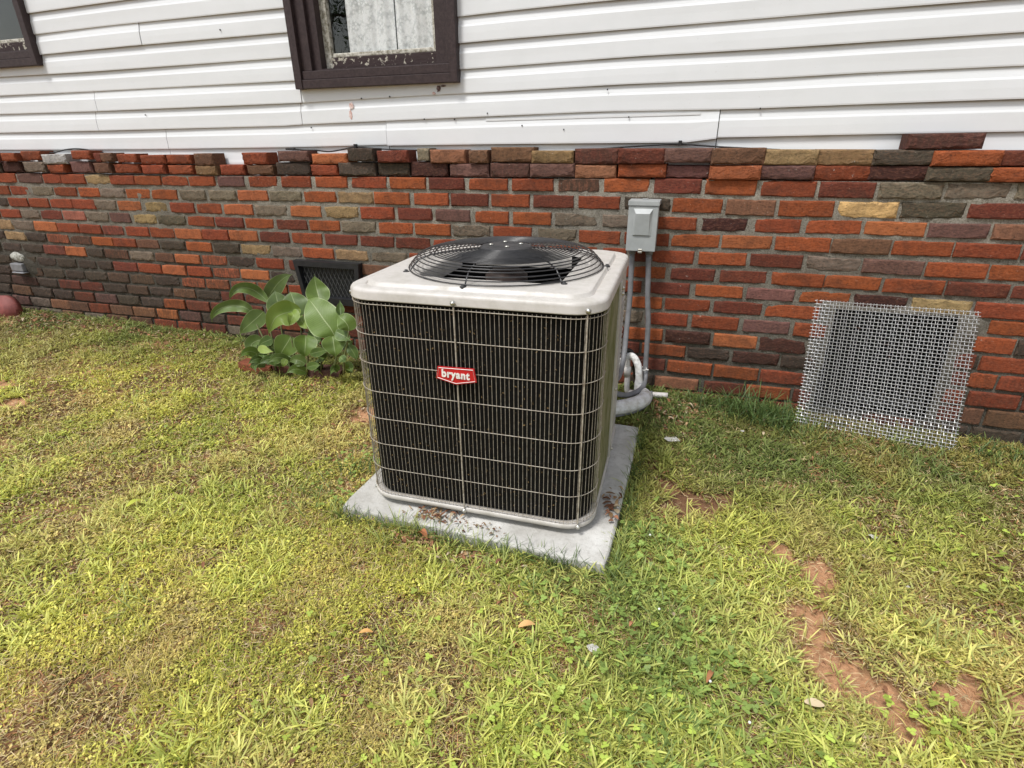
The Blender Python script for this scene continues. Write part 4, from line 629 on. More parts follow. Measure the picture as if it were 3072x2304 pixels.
def window(x0, x1, zb, ZT=1.55, gap=True):
    """double-hung wooden window: outer casing x0..x1, bottom zb"""
    bm = bmesh.new()     # jamb frame (the part itself)
    rl = lambda xa, xb, za, zc, y: [Vector((xa, y, za)), Vector((xb, y, za)), Vector((xb, y, zc)), Vector((xa, y, zc))]
    loft(bm, [rl(x0+.098, x1-.050, zb+.0795, ZT-.001, .20-.12), rl(x0+.098, x1-.050, zb+.0795, ZT-.001, .095-.12), rl(x0+.142, x1-.057, zb+.089, ZT-.02, .095-.12), rl(x0+.142, x1-.057, zb+.089, ZT-.02, .20-.12)])
    W = obj('window', bm, M['brownpaint'], house)
    def b_(nm, *a, mat='brownpaint', bev=.0025):
        bm = bmesh.new(); box(bm, a[0], a[1], a[2]-.12, a[3]-.12, a[4], a[5], bev, 2); return obj(nm, bm, M[mat], W)
    b_('casing_board', x0, x0+.042, .052, .15, zb, ZT); b_('casing_board', x1-.038, x1, .052, .15, zb, ZT)
    b_('casing_board', x0+.042, x0+.098, .074, .15, zb+.080, ZT); b_('casing_board', x1-.058, x1-.040, .074, .15, zb+.080, ZT)
    b_('casing_board', x0+.0425, x1-.0385, .056, .15, zb+.001, zb+.040); b_('sill_board', x0+.0425, x1-.0385, .064, .20, zb+.0415, zb+.079)
    b_('casing_board', x0, x1, .052, .15, ZT+.001, ZT+.06)
    sx0, sx1 = x0+.143, x1-.150
    s = b_('sash', sx0, sx1+.012, .142, .172, zb+.094, zb+.140, mat='peel')
    b_('sash_stile', sx0-.012, sx0+.034, .140, .172, zb+.090, ZT-.02, mat='putty'); b_('sash_stile', sx1-.004, sx1+.022, .146, .172, zb+.141, ZT-.02, mat='putty')
    b_('sash_stile', sx1+.022, x1-.058, .110, .172, zb+.082, ZT-.02)
    b_('putty_line', sx0+.030, sx1, .148, .166, zb+.141, zb+.160, mat='putty', bev=.004)
    b_('sash_top', sx0, sx1, .142, .172, ZT-.05, ZT-.001)
    b_('glass_pane', sx0+.025, sx1, .160, .163, zb+.150, ZT-.045, mat='glass', bev=0)
    # two lace curtains that nearly meet
    gx_ = sx0+(sx1-sx0)*.64
    for c0, c1 in (((sx0+.115, gx_-.003), (gx_+.004, sx1+.03)) if gap else ()):
        n_ = 70; xs = np.linspace(c0, c1, n_); zs = np.linspace(zb+.12, ZT-.02, 8); V_ = []
        for z in zs:
            for x in xs: V_.append(hp((x, .185+.0055*math.sin(x*70+.7*math.sin(z*5))+.0022*math.sin(x*157+z*3), z)))
        I_ = np.arange(n_*8).reshape(8, n_); F_ = np.stack([I_[:-1, :-1], I_[:-1, 1:], I_[1:, 1:], I_[1:, :-1]], -1).reshape(-1, 4)
        npmesh('curtain', np.array(V_), F_, M['lace'], W, smooth=True)
    return W
wn = window(WX0, WX1, WZB); wn['label'] = 'brown framed window with lace curtains and flaking putty'
wl = window(LX0, LX1, LZB, gap=False); wl['label'] = 'second brown window cut by the left edge'

# ---------------------------------------------------------------- air conditioner
UZ = Z0-1.125
ac = tag(empty('air_conditioner', (-.603, -.845, UZ), R(1.826)), 'beige outdoor air conditioner with wire coil guard, round fan grille and red name badge', 'air conditioner')
HT = .745; W_ = .79
bm = bmesh.new(); loft(bm, [rrect(.775, .775, .095, .0), rrect(.79, .79, .10, .004), rrect(.79, .79, .10, .0175), rrect(.786, .786, .098, .019), rrect(.74, .74, .08, .019), rrect(.74, .74, .08, .012)], cap0=True, cap1=True)
base = obj('base_pan', bm, M['beige'], ac, True)
for fx_, fy_ in ((-.27, -.27), (.27, -.27), (.27, .27), (-.27, .27)):
    bm = bmesh.new(); box(bm, fx_-.06, fx_+.06, fy_-.06, fy_+.06, -.023, .001, .004); obj('foot', bm, M['dark'], ac)
# top cover with a raised field and a round orifice
bm = bmesh.new(); OC = (.01, .0); ORr = .300
loops = [rrect(.770, .770, .088, HT-.038), rrect(.791, .791, .098, HT-.038), rrect(.793, .793, .099, HT-.036), rrect(.792, .792, .099, HT-.034), rrect(.790, .790, .098, HT-.016), rrect(.788, .788, .097, HT-.013), rrect(.783, .783, .095, HT-.0085), rrect(.776, .776, .092, HT-.006), rrect(.762, .762, .086, HT-.0045), rrect(.740, .740, .08, HT-.0045), rrect(.712, .712, .072, HT-.005), rrect(.706, .706, .07, HT-.0055), rrect(.702, .702, .069, HT-.010), rrect(.697, .697, .067, HT-.010), rrect(.690, .690, .064, HT+.003), rrect(.684, .684, .061, HT+.0045), rrect(.664, .664, .055, HT+.0045)]
rs = loft(bm, loops); n_ = len(rs[-1])
def ringpts(r, z): 
    out = []
    for v in rs[-1]:
        a = math.atan2(v.co.y-OC[1], v.co.x-OC[0]); out.append(Vector((OC[0]+r*math.cos(a), OC[1]+r*math.sin(a), z)))
    return out
prev = rs[-1]
for r_, z in ((.314, HT+.0045), (.306, HT+.0035), (.300, HT-.004), (.298, HT-.05)):
    cur = [bm.verts.new(p) for p in ringpts(r_, z)]
    for k in range(n_): bm.faces.new((prev[k], prev[(k+1) % n_], cur[(k+1) % n_], cur[k]))
    prev = cur
bmesh.ops.recalc_face_normals(bm, faces=bm.faces); top = obj('top_cover', bm, M['beige'], ac, True)
bm = bmesh.new(); circ = lambda r, z, n=48: [Vector((OC[0]+r*math.cos(2*math.pi*k/n), OC[1]+r*math.sin(2*math.pi*k/n), z)) for k in range(n)]
loft(bm, [circ(.297, HT-.002), circ(.294, HT-.20), circ(.33, HT-.25)]); obj('fan_shroud', bm, M['shroud'], ac, True)
# coil and its inner walls
bm = bmesh.new(); loft(bm, [rrect(.752, .752, .09, .028), rrect(.752, .752, .09, HT-.040)]); obj('coil', bm, M['coil'], ac, True)
bm = bmesh.new(); box(bm, -.34, .34, -.34, .34, .05, .06); obj('inner_floor', bm, M['dark'], ac)
# motor, hub and blades
bm = bmesh.new(); loft(bm, [circ(.070, HT-.22), circ(.072, HT-.21), circ(.072, HT-.03), circ(.055, HT-.015)], cap0=True, cap1=True); obj('fan_motor', bm, M['motor'], ac, True)
for k in range(3):
    bm = bmesh.new(); a0 = 2*math.pi*k/3+.35; g0 = []
    for i in range(9):
        t = i/8; row_ = []
        for j in range(5):
            s = j/4; r_ = .07+.205*s; a = a0+(t-.5)*(1.15-.15*s)+.15*s
            row_.append(bm.verts.new((OC[0]+r_*math.cos(a), OC[1]+r_*math.sin(a), HT-.115+(t-.5)*.075*(1-.35*s)-.012*math.sin(math.pi*t))))
        g0.append(row_)
    for i in range(8):
        for j in range(4): bm.faces.new((g0[i][j], g0[i+1][j], g0[i+1][j+1], g0[i][j+1]))
    e = bmesh.ops.solidify(bm, geom=bm.faces[:], thickness=.002); obj('fan_blade', bm, M['blackmetal'], ac, True)
# domed guard: concentric rings, spokes with feet, centre disc
def dome(r):
    return HT+float(np.interp(r, [.07, .12, .20, .262, .295, .314, .328], [.066, .065, .062, .056, .043, .024, .006]))
rads_ = list(np.arange(.095, .262, .0122))+[.273, .286, .298, .309, .318, .326]
for r_ in rads_:
    bm = bmesh.new(); tube(bm, [(OC[0]+r_*math.cos(2*math.pi*k/56), OC[1]+r_*math.sin(2*math.pi*k/56), dome(r_)) for k in range(56)], .0021, 5, closed=True); obj('guard_ring', bm, M['blackwire'], ac, True)
for k in range(7):
    a = R(213.7+360/7*k); bm = bmesh.new()
    pts = [(OC[0]+r_*math.cos(a), OC[1]+r_*math.sin(a), dome(r_)-.003) for r_ in (.07, .12, .17, .22, .255, .295, .314, .328)]+[(OC[0]+.345*math.cos(a), OC[1]+.345*math.sin(a), HT+.0055)]
    tube(bm, pts, .0026, 6); sp = obj('guard_spoke', bm, M['blackwire'], ac, True)
    bm = bmesh.new(); cx_, cy_ = OC[0]+.338*math.cos(a), OC[1]+.338*math.sin(a)
    loft(bm, [[Vector((cx_+r_*math.cos(q*math.pi/5), cy_+r_*math.sin(q*math.pi/5), z)) for q in range(10)] for r_, z in ((.010, HT+.002), (.010, HT+.006), (.0055, HT+.0075), (.005, HT+.011))], cap0=True, cap1=True); obj('foot_screw', bm, M['blackmetal'], sp, True)
bm = bmesh.new(); loft(bm, [circ(.092, HT+.0615), circ(.082, HT+.0670), circ(.074, HT+.069), circ(.03, HT+.0705)], cap0=True, cap1=True); cap_ = obj('guard_disc', bm, M['blackmetal'], ac, True)
for k in range(4):
    a = R(20+90*k); bm = bmesh.new(); c_ = (OC[0]+.05*math.cos(a), OC[1]+.05*math.sin(a))
    loft(bm, [[Vector((c_[0]+r_*math.cos(q*math.pi/4), c_[1]+r_*math.sin(q*math.pi/4), z)) for q in range(8)] for r_, z in ((.008, HT+.070), (.0075, HT+.0735), (.003, HT+.075))], cap0=True, cap1=True); obj('disc_bolt', bm, M['bolt'], cap_, True)
# coil guard wires: front and left side, round the corners, stopping at the service panel on the right
per = rrect(.784, .784, .098, 0, 10)
def perim(start, end, step):
    """points every step metres along the guard outline, counter-clockwise from the back-left corner"""
    pts = [Vector((-.294, .392, 0))]; 
    for k in range(11): a = R(90+9*k); pts.append(Vector((-.294+.098*math.cos(a), .294+.098*math.sin(a), 0)))
    for k in range(11): a = R(180+9*k); pts.append(Vector((-.294+.098*math.cos(a), -.294+.098*math.sin(a), 0)))
    for k in range(11): a = R(270+9*k); pts.append(Vector((.294+.098*math.cos(a), -.294+.098*math.sin(a), 0)))
    pts.append(Vector((.392, -.262, 0))); cl = [Vector((.26, .392, 0))]+pts
    out = []; acc = 0; nextp = 0
    for a, b in zip(cl, cl[1:]):
        L = (b-a).length
        while nextp <= acc+L: out.append(a.lerp(b, (nextp-acc)/L)); nextp += step
        acc += L
    return cl, out
cl, wp = perim(0, 0, .0134); zlo, zhi = .016, HT-.044
for p in wp:
    bm = bmesh.new(); jx = random.uniform(-.0007, .0007); q = p*1.0
    tube(bm, [(q.x+jx, q.y+jx, zlo), (q.x, q.y, .25), (q.x-jx, q.y+jx, .5), (q.x+jx, q.y, zhi)], .00082, 4, caps=False); obj('grille_wire', bm, M['wire'], ac)
for k in range(8):
    z = HT-.050-k*(HT-.050-.030)/7; bm = bmesh.new(); tube(bm, [(p.x*1.004, p.y*1.004, z) for p in cl], .0014, 4); obj('grille_hoop', bm, M['wire'], ac, True)
def screw(parent, x, y, z, nrm=(0, -1), r=.008):
    bm = bmesh.new(); n3 = Vector((nrm[0], nrm[1], 0)); u = Vector((-n3.y, n3.x, 0)); v = Vector((0, 0, 1)); c0 = Vector((x, y, z))
    loft(bm, [[c0+n3*d_+(u*math.cos(q*math.pi/4)+v*math.sin(q*math.pi/4))*r_ for q in range(8)] for r_, d_ in ((r, 0), (r, .003), (r*.6, .0045), (r*.55, .008))], cap0=True, cap1=True); return obj('screw', bm, M['bolt'], parent, True)
for sx_, sy_, nn in ((-.027, -.397, (0, -1)), (.349, -.381, (.45, -.89)), (-.375, -.345, (-.8, -.6)), (-.397, .05, (-1, 0))):
    bm = bmesh.new(); tube(bm, [(sx_, sy_, .022), (sx_, sy_, HT-.04)], .0027, 5); st = obj('guard_strap', bm, M['wire'], ac)
    screw(st, sx_*1.004, sy_*1.006, HT-.027, nn); screw(st, sx_*1.004, sy_*1.006, .012, nn)
# right side: mossy service panel, light post with screws, plain rear panel
bm = bmesh.new(); box(bm, .376, .391, -.262, .045, .028, HT-.044, .004, 2); obj('service_panel', bm, M['moss'], ac)
bm = bmesh.new(); box(bm, .380, .398, .049, .085, .012, HT-.044, .003, 2); pst = obj('corner_post', bm, M['beige'], ac)
for z in (.05, .30, HT-.07, HT-.09): screw(pst, .399, .067, z, (1, 0))
bm = bmesh.new(); box(bm, .374, .388, .088, .33, .028, HT-.044, .003, 2)
for k in range(14): box(bm, .389, .3925, .12, .30, .30+k*.022, .306+k*.022)
obj('rear_panel', bm, M['beige'], ac)
# badge
badge_pts = [(-.084, .519), (.030, .523), (.036, .480), (-.030, .468), (-.090, .482)]
bm = bmesh.new(); f_ = bm.faces.new([bm.verts.new((x, -.401, z)) for x, z in [(-.0845, .524), (.0305, .527), (.0365, .485), (-.029, .471), (-.0905, .486)]][::-1])
e = bmesh.ops.extrude_face_region(bm, geom=[f_]); bmesh.ops.translate(bm, verts=[v for v in e['geom'] if isinstance(v, bmesh.types.BMVert)], vec=(0, -.004, 0)); bmesh.ops.recalc_face_normals(bm, faces=bm.faces)
badge = obj('badge', bm, M['red'], ac)
bm = bmesh.new()   # thin white keyline inside the edge
K = [(-.0805, .5205), (.0268, .5233), (.0322, .4878), (-.029, .4748), (-.0862, .4888)]
tube(bm, [(x, -.4055, z) for x, z in K], .0009, 4, closed=True); obj('badge_keyline', bm, M['white'], badge)
cu = bpy.data.curves.new('t', 'FONT'); cu.body = 'bryant'; cu.size = .041; cu.extrude = .0008; cu.offset = .0016; cu.space_character = 1.12; cu.align_x = 'CENTER'
to = bpy.data.objects.new('t', cu); scene.collection.objects.link(to); dg = bpy.context.evaluated_depsgraph_get(); dg.update()
me = bpy.data.meshes.new_from_object(to.evaluated_get(dg)); bpy.data.objects.remove(to); me.name = 'badge_lettering'; me.materials.clear(); me.materials.append(M['white'])
bpy.data.curves.remove(cu)
o = link(bpy.data.objects.new('badge_lettering', me), badge); 
bw = [v.co.x for v in me.vertices]; bh = [v.co.y for v in me.vertices]; sx_ = .088/(max(bw)-min(bw)); sy_ = .033/(max(bh)-min(bh))
for v in me.vertices: v.co.x = (v.co.x-(max(bw)+min(bw))/2)*sx_; v.co.y = (v.co.y-(max(bh)+min(bh))/2)*sy_
o.location = (-.0275, -.4062, .5005); o.rotation_euler = (R(90), R(1.2), 0)
# leaf crumbs caught behind the guard
nn_ = 420; t = rng.random(nn_); xs = np.where(t < .8, rng.uniform(-.31, .31, nn_), -.380); ys = np.where(t < .8, -.380, rng.uniform(-.3, .3, nn_)); zs = .05+.64*rng.random(nn_)**1.2
V = []; s_ = rng.uniform(.0012, .004, nn_)
for k in range(nn_):
    a = rng.random()*3.14; u = np.array([math.cos(a), -.25, math.sin(a)])*s_[k]*1.5; v = np.array([-math.sin(a), .1, math.cos(a)])*s_[k]*.6; c_ = np.array([xs[k], ys[k], zs[k]])
    V += [c_-u, c_-v, c_+u, c_+v]
tag(npmesh('caught_debris', np.array(V), np.arange(nn_*4).reshape(-1, 4), M['litter'], ac, colors=np.repeat(np.array([[.20, .13, .06]])*rng.uniform(.3, 1.5, (nn_, 1)), 4, 0)), kind='stuff')

# ---------------------------------------------------------------- concrete pad
bm = bmesh.new(); pts = [(-1.060, -1.305), (-.132, -1.322), (-.124, -.418), (-1.045, -.410)]
def padloop(ins, z, j=0):
    out = []; c_ = (sum(p[0] for p in pts)/4, sum(p[1] for p in pts)/4)
    for (ax_, ay_), (bx_, by_) in zip(pts, pts[1:]+pts[:1]):
        for k in range(16):
            t = k/16; x, y = ax_+(bx_-ax_)*t, ay_+(by_-ay_)*t; e = ins+(.006 if k == 0 else 0)+(random.random()-.5)*j
            d_ = math.hypot(x-c_[0], y-c_[1]); out.append(Vector((x-(x-c_[0])/d_*e, y-(y-c_[1])/d_*e, z+(random.random()-.5)*j*.3)))
    return out
loft(bm, [padloop(0, Z0-1.26), padloop(0, Z0-1.158, .003), padloop(.002, Z0-1.153, .003), padloop(.008, Z0-1.1485, .002), padloop(.03, Z0-1.148)], cap0=True, cap1=True)
bmesh.ops.recalc_face_normals(bm, faces=bm.faces); tag(obj('concrete_pad', bm, M['concrete'], None, False), 'square pale concrete pad under the air conditioner, half sunk in the grass', 'concrete pad')

# ---------------------------------------------------------------- disconnect box and conduits
bx = tag(empty('disconnect_box', (-.217, 0, Z0-.445)), 'small grey metal electrical disconnect box fixed to the brick wall behind the air conditioner', 'electrical box')
bm = bmesh.new(); box(bm, -.061, .061, -.088, -.004, .004, .205, .003, 2); obj('enclosure', bm, M['grey'], bx)
bm = bmesh.new(); box(bm, -.0635, .0635, -.103, -.089, .001, .193, .003, 2); dr = obj('door', bm, M['grey'], bx)
bm = bmesh.new()   # tapered embossed field, deepest at the top
A_ = [(-.041, .182), (.041, .182), (.0415, .068), (-.0415, .068)]; B_ = [(-.029, .162), (.029, .162), (.031, .072), (-.031, .072)]
va = [bm.verts.new((x, -.1032, z)) for x, z in A_]; vb = [bm.verts.new((x, -.1165+(.008 if z < .1 else 0), z)) for x, z in B_]
for k in range(4): bm.faces.new((va[k], va[(k+1) % 4], vb[(k+1) % 4], vb[k]))
bm.faces.new(vb); bmesh.ops.recalc_face_normals(bm, faces=bm.faces); obj('embossed_field', bm, M['grey'], dr)
bm = bmesh.new(); box(bm, -.066, .066, -.107, -.002, .194, .214, .002, 2); box(bm, -.012, .012, -.06, -.03, .2145, .218); obj('rain_hood', bm, M['grey'], bx)
bm = bmesh.new(); box(bm, -.009, .009, -.110, -.1035, .002, .012, .002); box(bm, -.009, .009, -.1115, -.104, -.006, .0015, .001); obj('hasp', bm, M['bolt'], dr)
for x in (-.038, .036):
    bm = bmesh.new(); tube(bm, [(x, -.055, .004), (x, -.055, -.02)], .015, 12); tube(bm, [(x, -.055, -.0205), (x, -.055, -.03)], .012, 12); obj('conduit_hub', bm, M['conduit'], bx, True)
def pipe(name, pts, r, mat, label, cat, group=None, n=7, sides=10, rel=True):
    P = smoothpts([(x, y, z+Z0) for x, y, z in pts], n); bm = bmesh.new(); o0 = P[0].copy(); tube(bm, [p-o0 for p in P], r, sides)
    o = obj(name, bm, mat, None, True); o.location = o0; return tag(o, label, cat, group)
pipe('conduit', [(-.181, -.055, -.474), (-.175, -.055, -.56), (-.168, -.058, -.66), (-.155, -.06, -.78), (-.150, -.062, -.90), (-.147, -.068, -1.0), (-.142, -.10, -1.055), (-.150, -.17, -1.075), (-.20, -.27, -1.07), (-.25, -.36, -1.03)], .0125, M['conduit'], 'grey flexible conduit running from the right of the box down past the white pipes', 'conduit')
pipe('conduit', [(-.255, -.055, -.474), (-.252, -.06, -.56), (-.248, -.07, -.68), (-.248, -.10, -.80), (-.245, -.17, -.93), (-.25, -.28, -.98), (-.28, -.46, -.97)], .0125, M['conduit'], 'grey flexible conduit running from the left of the box down behind the air conditioner', 'conduit')
ls = pipe('refrigerant_pipe', [(-.27, -.10, -.99), (-.235, -.10, -.945), (-.205, -.105, -.945), (-.180, -.115, -.98), (-.170, -.125, -1.03), (-.165, -.13, -1.08), (-.150, -.15, -1.105), (-.128, -.20, -1.10), (-.14, -.27, -1.095), (-.20, -.35, -1.09), (-.30, -.44, -1.08)], [.017]*30+[.017+.016*min(1, i/12) for i in range(41)], M['wrap'], 'thick white wrapped refrigerant pipe looping between the wall and the air conditioner', 'pipe', n=7, sides=12)
pipe('drain_pipe', [(-.232, -.10, -.955), (-.230, -.105, -.99), (-.226, -.108, -1.04), (-.224, -.11, -1.10), (-.218, -.11, -1.125), (-.19, -.11, -1.128), (-.12, -.108, -1.128), (-.028, -.10, -1.126)], .0135, M['pvc'], 'slim white plastic drain pipe ending in an open stub on the ground', 'pipe', n=6)
bm = bmesh.new(); tube(bm, [(0, 0, 0), (0, 0, .05)], .0168, 12); o = obj('pipe_coupling', bm, M['pvc'], None, True); o.location = (-.228, -.1065, Z0-1.045); 
for q in [o]: 
    dp = [x for x in col.objects if x.name.startswith('drain_pipe')][0]; q.parent = dp; q.location = Vector(q.location)-dp.location
bm = bmesh.new(); tube(bm, [Vector((.019*math.cos(a), .019*math.sin(a)-.0, .003*math.sin(2*a))) for a in np.linspace(0, 6.0, 18)], .0022, 5); tube(bm, [(.017, -.008, 0), (.030, -.016, .002)], .003, 5)
tag(obj('cable_tie', bm, M['white'], None, True), 'white cable tie around the grey conduit beside the wrapped pipe', 'cable tie').location = (-.160, -.085, Z0-1.005)
pipe('ground_cable', [(-.27, -.12, -.93), (-.24, -.10, -.915), (-.215, -.085, -.93), (-.20, -.075, -.98), (-.19, -.07, -1.06)], .011, M['cable'], 'thick black cable bundle above the white pipe loop', 'cable')
pipe('thin_cable', [(-.105, -.13, -1.10), (-.10, -.16, -1.125), (-.115, -.24, -1.128), (-.17, -.33, -1.128), (-.26, -.42, -1.12)], .0055, M['conduit'], 'thin grey cable lying on the soil under the wrapped pipe', 'cable')
# black cables stapled along the foot of the siding
def cable(pts, label):
    P = smoothpts([(x, y, z+Z0) for x, y, z in pts], 6); o0 = P[0].copy(); bm = bmesh.new(); tube(bm, [p-o0 for p in P], .0042, 6); o = obj('wall_cable', bm, M['cable'], None, True); o.location = o0
    return tag(o, label, 'cable', 'cables along the foot of the siding')
c1_ = cable([(-2.12, .072, -.014), (-2.04, .06, -.022), (-1.96, .07, -.024), (-1.883, .07, -.031), (-1.80, .07, -.022), (-1.72, .078, -.010), (-1.60, .07, -.019), (-1.43, .07, -.026), (-1.2, .07, -.034)], 'black cable sagging along the siding left of the air conditioner')
c2_ = cable([(-.5, .07, -.034), (-.385, .07, -.023), (-.223, .078, -.014), (-.101, .082, -.010), (.038, .07, -.021), (.116, .07, -.026), (.3, .07, -.036)], 'black cable bowed up along the siding above the disconnect box')
for cc_, x, z in ((c1_, -1.72, -.008), (c2_, -.101, -.008)):
    bm = bmesh.new(); box(bm, x-.007, x+.007, .066, .086, Z0+z-.008, Z0+z+.012, .001); o = obj('cable_clip', bm, M['cable'], cc_); o.location = -cc_.location
bm = bmesh.new(); box(bm, -2.14, -2.085, .05, .066, Z0-.022, Z0-.012, .002); box(bm, -2.10, -2.06, .045, .06, Z0-.03, Z0-.024, .002); o = obj('cable_joint', bm, M['cable'], c1_); o.location = -c1_.location
cable([(-4.06, .07, -.016), (-4.0, .06, -.018), (-3.924, .06, -.028), (-3.775, .06, -.008), (-3.65, .06, -.008), (-3.5, .07, -.03)], 'thin black cable over the whitewashed brick at the far left')
# ---------------------------------------------------------------- crawl-space vent
vt = tag(empty('crawl_space_vent', (-1.93, 0, Z0-.83)), 'black framed crawl-space vent with expanded mesh set in the brick wall behind the plant', 'vent')
def quadframe(O, I_, y0, y1, yb):
    bm = bmesh.new(); o_ = [bm.verts.new((x, y0, z)) for x, z in O]; i_ = [bm.verts.new((x, y0, z)) for x, z in I_]; b_ = [bm.verts.new((x, yb, z)) for x, z in I_]; k_ = [bm.verts.new((x, y1, z)) for x, z in O]
    for k in range(4):
        j = (k+1) % 4; bm.faces.new((o_[k], o_[j], i_[j], i_[k])); bm.faces.new((i_[k], i_[j], b_[j], b_[k])); bm.faces.new((k_[k], k_[j], o_[j], o_[k]))
    bm.faces.new(b_); bmesh.ops.recalc_face_normals(bm, faces=bm.faces); return bm
O = [(-.213, .236), (.215, .236), (.190, -.005), (-.178, -.005)]; I_ = [(-.183, .206), (.185, .206), (.165, .032), (-.158, .032)]
obj('frame', quadframe(O, I_, -.040, .002, -.006), M['ventblack'], vt)
wires = []
for s in (-1, 1):
    for k in range(-8, 12):
        x0_ = -.17+k*.026 if s > 0 else .17-k*.026
        a = Vector((x0_, -.020, .036)); b = Vector((x0_+s*.075, -.020, .204))
        lo, hi = 0, 1; ok = [t for t in np.linspace(0, 1, 30) if abs(a.lerp(b, t).x) < .166]
        if len(ok) > 2:
            bm = bmesh.new(); tube(bm, [a.lerp(b, ok[0]), a.lerp(b, ok[-1])], .0016, 4); obj('vent_wire', bm, M['ventmesh'], vt)
# old broken fitting at the far left of the wall
bf = tag(empty('broken_fitting', (-4.50, 0, Z0-.72)), 'whitewashed lump over a broken grey fitting, sticking out of the wall at the left edge', 'fitting')
bm = bmesh.new(); bmesh.ops.create_icosphere(bm, subdivisions=3, radius=.055)
for v in bm.verts: v.co = Vector((v.co.x*1.2, v.co.y*.35, v.co.z*.6))*(1+.25*(vnoise(v.co.x*40, v.co.z*40+v.co.y*30)-.5)*1.6); 
bm_ = obj('mortar_lump', bm, simple('whitewash', (.42, .42, .38), .9, 0, (.2, .19, .16), 70, .45, .6, .8, 120, .004), bf); bm_.location = (0, -.005, .02)
bm = bmesh.new(); box(bm, -.07, .05, -.035, .01, -.075, -.02, .008, 2); box(bm, -.06, .058, -.045, .01, -.088, -.078, .004); obj('grey_socket', bm, M['conduit'], bf)
# scalloped terracotta edging at the left edge
for k, (x, y, lb) in enumerate(((-4.60, -.14, 'red scalloped lawn edging piece on the ground at the left, the nearer one'), (-4.80, -.10, 'red scalloped lawn edging piece mostly cut off by the left edge'))):
    bm = bmesh.new(); L = []
    for yy_ in (-.025, .025):
        pr = [Vector((.11*math.cos(a), yy_, .105*math.sin(a))) for a in np.linspace(0, math.pi, 17)]; L.append([Vector((.11, yy_, -.06))]+pr+[Vector((-.11, yy_, -.06))])
    loft(bm, L, cap0=True, cap1=True); bmesh.ops.bevel(bm, geom=bm.edges[:], offset=.004, segments=2, affect='EDGES'); bmesh.ops.recalc_face_normals(bm, faces=bm.faces)
    o = obj('edging_scallop', bm, M['terra'], None, True); gz = float(ground_z(x, y)); o.location = (x, y, gz+.035); o.rotation_euler = (R(-14), 0, R(8-20*k)); tag(o, lb, 'edging')
# ---------------------------------------------------------------- woven wire panel leaning on the wall
TL, TR = Vector((.536, -.022, -.632)), Vector((1.130, -.022, -.638)); BL_, BRr = Vector((.532, -.165, -1.160)), Vector((1.138, -.185, -1.206))
mp = tag(empty('wire_mesh_panel', (.53, -.02, Z0-.632)), 'square of woven galvanised wire mesh leaning against the brick wall at right', 'mesh panel')
nv, nh = 47, 39; O_ = Vector((.53, -.02, -.632))
nrm = ((TR-TL).cross(BL_-TL)).normalized()
if nrm.y > 0: nrm = -nrm
def pp(u, v): return TL.lerp(TR, u).lerp(BL_.lerp(BRr, u), v)-O_
for i in range(nv):
    u = (i+.35+.15*math.sin(i*1.7))/nv; bm = bmesh.new(); pts_ = []
    for k in range(nh*2+1):
        v = -.008+1.010*k/(nh*2); s = math.cos(math.pi*(k/2-.25))*(1 if i % 2 else -1) if False else math.cos(math.pi*k/2)*(1 if i % 2 else -1)
        pts_.append(pp(u, v)+nrm*.0034*s)
    tube(bm, pts_, .00125, 4); obj('wire', bm, M['galv'], mp)
for j in range(nh):
    v = j/(nh-.0); bm = bmesh.new(); pts_ = []
    for k in range(nv*2+1):
        u = -.006+1.010*k/(nv*2); s = -math.cos(math.pi*(u*nv-.35))*(1 if j % 2 else -1)
        pts_.append(pp(u, v)+nrm*.0034*s)
    tube(bm, pts_, .0015, 4); obj('wire', bm, M['galv'], mp)

# ---------------------------------------------------------------- broad-leaved plant by the vent
pl = tag(empty('broadleaf_plant', (-1.97, -.33, Z0-1.13)), 'clump of broad green leaves growing against the wall left of the air conditioner', 'plant')
PO = Vector((-1.97, -.33, Z0-1.13))
TONE = dict(a=(.115, .17, .045), b=(.115, .165, .06), c=(.12, .185, .034), y=(.21, .29, .055), d=(.075, .125, .03), v=(.32, .40, .10))
for k in range(22):      # short leaves crowding the foot of the clump
    bx_, by_ = random.uniform(-2.20, -1.66), random.uniform(-.43, -.24); a_ = random.uniform(-2.8, -.3); L_ = random.uniform(.07, .13); z_ = -1.125+random.uniform(.0, .09)
    LEAVES.append((tuple((bx_+L_*t_*math.cos(a_), by_+L_*t_*math.sin(a_), z_+L_*(1.1*t_-.9*t_*t_)) for t_ in (0, .33, .66, 1.)), random.uniform(.04, .07), .2, random.choice('ddcad')))
